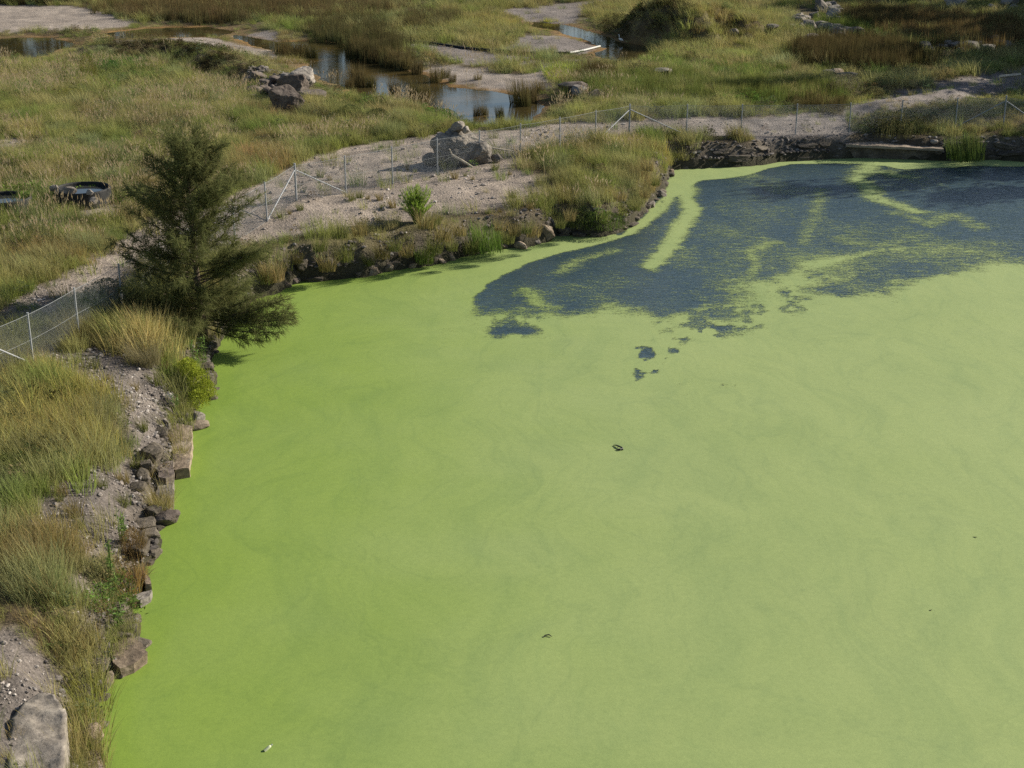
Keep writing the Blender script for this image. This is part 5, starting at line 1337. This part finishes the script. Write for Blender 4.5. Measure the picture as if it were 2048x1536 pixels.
# white pipe and the bird by the small far pond
a = Vector((*w2(1140, 108), 0)); b = Vector((*w2(1200, 95), 0))
V, Fc = [], []
m = a.lerp(b, .5)
pts = [Vector((a.x, a.y, hz(a.x, a.y) + .10)), Vector((m.x, m.y - .2, hz(m.x, m.y) + .14)), Vector((b.x, b.y, Z_CREEK + .16))]
tube(V, Fc, [p - pts[0] for p in pts], .075, 10)
o = link('white_pipe', mesh_np('white_pipe', V, Fc, M['pipe'])); o.location = pts[0]; tag(o, 'long white pipe lying at the edge of the small far pond', 'pipe')
hp = [w2(*q) for q in [(1138, 108), (1060, 108), (1000, 104), (930, 98), (860, 88), (815, 84)]]
pts = [Vector((x, y, hz(x, y) + .10)) for x, y in hp]
V, Fc = [], []; tube(V, Fc, [p - pts[0] for p in pts], .09, 8)
o = link('black_pipe', mesh_np('black_pipe', V, Fc, M['black_pipe'])); o.location = pts[0]; tag(o, 'black pipe running across the mud from the white pipe', 'pipe')
def bird():
    x, y = w2(1241, 96)
    root = empty('white_bird', (x, y, Z_CREEK - .08)); tag(root, 'small white wading bird standing in the small far pond', 'bird')
    bm = bmesh.new()
    chain = [((-.24, 0, .34), .02), ((-.12, 0, .40), .085), ((.02, 0, .46), .11), ((.12, 0, .54), .075), ((.15, 0, .66), .035), ((.13, 0, .78), .03), ((.17, 0, .86), .042), ((.24, 0, .85), .02)]
    V, Fc = [], []; tube(V, Fc, [c[0] for c in chain], [c[1] for c in chain], 10)
    part('body', V, Fc, 'feather', root)
    V, Fc = [], []; tube(V, Fc, [(.235, 0, .85), (.38, 0, .82)], [.012, .003], 6); part('beak', V, Fc, 'beak', root)
    for s in (-.03, .03):
        V, Fc = [], []; tube(V, Fc, [(.0, s, .38), (.02, s, .2), (0, s, 0)], .009, 5); part('leg', V, Fc, 'beak', root)
    root.rotation_euler.z = R(200)
bird()
def wood(label, cat, px, py, paths, mat='wetwood', name='driftwood', z=0.012):
    x, y = wz(px, py, z); V, Fc = [], []
    for pts, rr in paths: tube(V, Fc, pts, rr, 7)
    o = link(name, mesh_np(name, V, Fc, M[mat])); o.location = (x, y, z); return tag(o, label, cat)
wood('dark forked stick floating in the middle of the duckweed', 'stick', 1238, 899, [([(-.17, .30, .02), (-.08, .26, .04), (.0, .14, .06), (.10, .02, .05), (.12, -.06, .02)], [.012, .02, .024, .03, .02]), ([(.11, -.02, .04), (.03, -.08, .04), (-.09, -.05, .02)], [.03, .03, .015]), ([(0, .14, .05), (-.05, .10, .03)], [.015, .01])])
wood('short dark stick floating low in the lower middle of the duckweed', 'stick', 1095, 1274, [([(-.11, -.03, .0), (-.06, .03, .03), (.04, .05, .04), (.10, -.01, .02)], [.010, .018, .016, .010])])
wood('tiny dark twig floating near the right edge of the duckweed', 'twig', 1950, 1075, [([(-.05, .03, .0), (.05, -.02, .02)], [.010, .008])])
wood('tiny dark leaf speck floating at the lower right of the duckweed', 'twig', 1861, 1221, [([(-.03, .0, .0), (.03, .0, .02)], [.012, .008])])
wood('thin twig poking from the waterline by the flat tan rock', 'twig', 412, 856, [([(-.06, 0, .0), (.05, .0, .05)], [.014, .012])])
def bottle():
    x, y = wz(536, 1499, .02)
    root = empty('bottle', (x, y, .055), R(38)); tag(root, 'algae-smeared plastic bottle floating at the bottom of the duckweed', 'bottle')
    root.rotation_euler = (0, R(-24), R(38))
    V, Fc = [], []
    tube(V, Fc, [(-.10, 0, 0), (-.095, 0, 0), (.02, 0, 0), (.05, 0, 0), (.085, 0, 0), (.105, 0, 0)], [.028, .036, .036, .034, .016, .014], 12); part('body', V, Fc, 'bottle', root)
    V, Fc = [], []; tube(V, Fc, [(.104, 0, 0), (.125, 0, 0)], .019, 10); part('cap', V, Fc, 'pipe', root)
bottle()
# pale planks and stones on the right-hand track
V, Fc = [], []; x, y = w2(2020, 156); tube(V, Fc, [(-.8, -.2, .12), (.8, .3, .18)], [.12, .12], 4)
o = link('plank', mesh_np('plank', V, Fc, M['deadwood'])); o.location = (x, y, hz(x, y)); tag(o, 'pale plank lying beside the right-hand track', 'plank')

# ------------------------------------------------------------------ trees beyond the creek (seen mirrored in it) and on the quarry hill
def wood_mass(name, label, spots, seed, hmin, hmax):
    r = np.random.default_rng(seed); V, Fc, A = [], [], []
    TV, TF = [], []
    for (x, y) in spots:
        h = r.uniform(hmin, hmax); z0 = hz(x, y); rad = h * r.uniform(.2, .3)
        tube(TV, TF, [(x, y, z0 - .3), (x + .2, y, z0 + h * .5), (x, y, z0 + h * .95)], [.22, .14, .03], 6)
        for c in range(24):
            t = r.uniform(.08, 1); q = rad * math.sqrt(r.uniform(0, 1)) * (1.15 - t * .7); a = r.uniform(0, 6.28)
            cx, cy, cz = x + q * math.cos(a), y + q * math.sin(a), z0 + h * t
            for k in range(46):
                p = Vector((cx, cy, cz)) + Vector(r.normal(0, 1, 3)) * h * .055
                d = Vector(r.normal(0, 1, 3)).normalized(); s = d.cross(Vector(r.normal(0, 1, 3))).normalized()
                b = len(V); rv, rh = r.uniform(0, 1), r.uniform(0, 1)
                V += [tuple(p), tuple(p + d * .36 + s * .2), tuple(p + d * .72), tuple(p + d * .36 - s * .2)]
                A += [(rv, .3, rh, 1)] * 4; Fc.append((b, b + 1, b + 2, b + 3))
    root = empty(name, (0, 0, 0)); tag(root, label, 'trees', None, 'stuff')
    M[name] = mat_leaf(name, (0.07, 0.085, 0.035), .25, False, .4, (.2, .16, .08), 0)
    link('crown', leaf_mesh('crown', (V, Fc, A), M[name]), root); link('trunk', mesh_np('trunk', TV, TF, M['bark']), root)
sp1 = [(x + RNG.uniform(-3, 3), 166 + RNG.uniform(0, 9)) for x in np.arange(-72, 60, 4.1)]
wood_mass('far_woodland', 'dark woodland beyond the creek mirrored in its water', sp1, 5, 6, 14)
sp2 = [(0.345 * y + 13 + RNG.uniform(0, 12), y + RNG.uniform(-2, 2)) for y in np.arange(86, 190, 4.5)]
wood_mass('hill_woodland', 'dark woodland on the quarry hill at the right', sp2, 6, 6, 11)
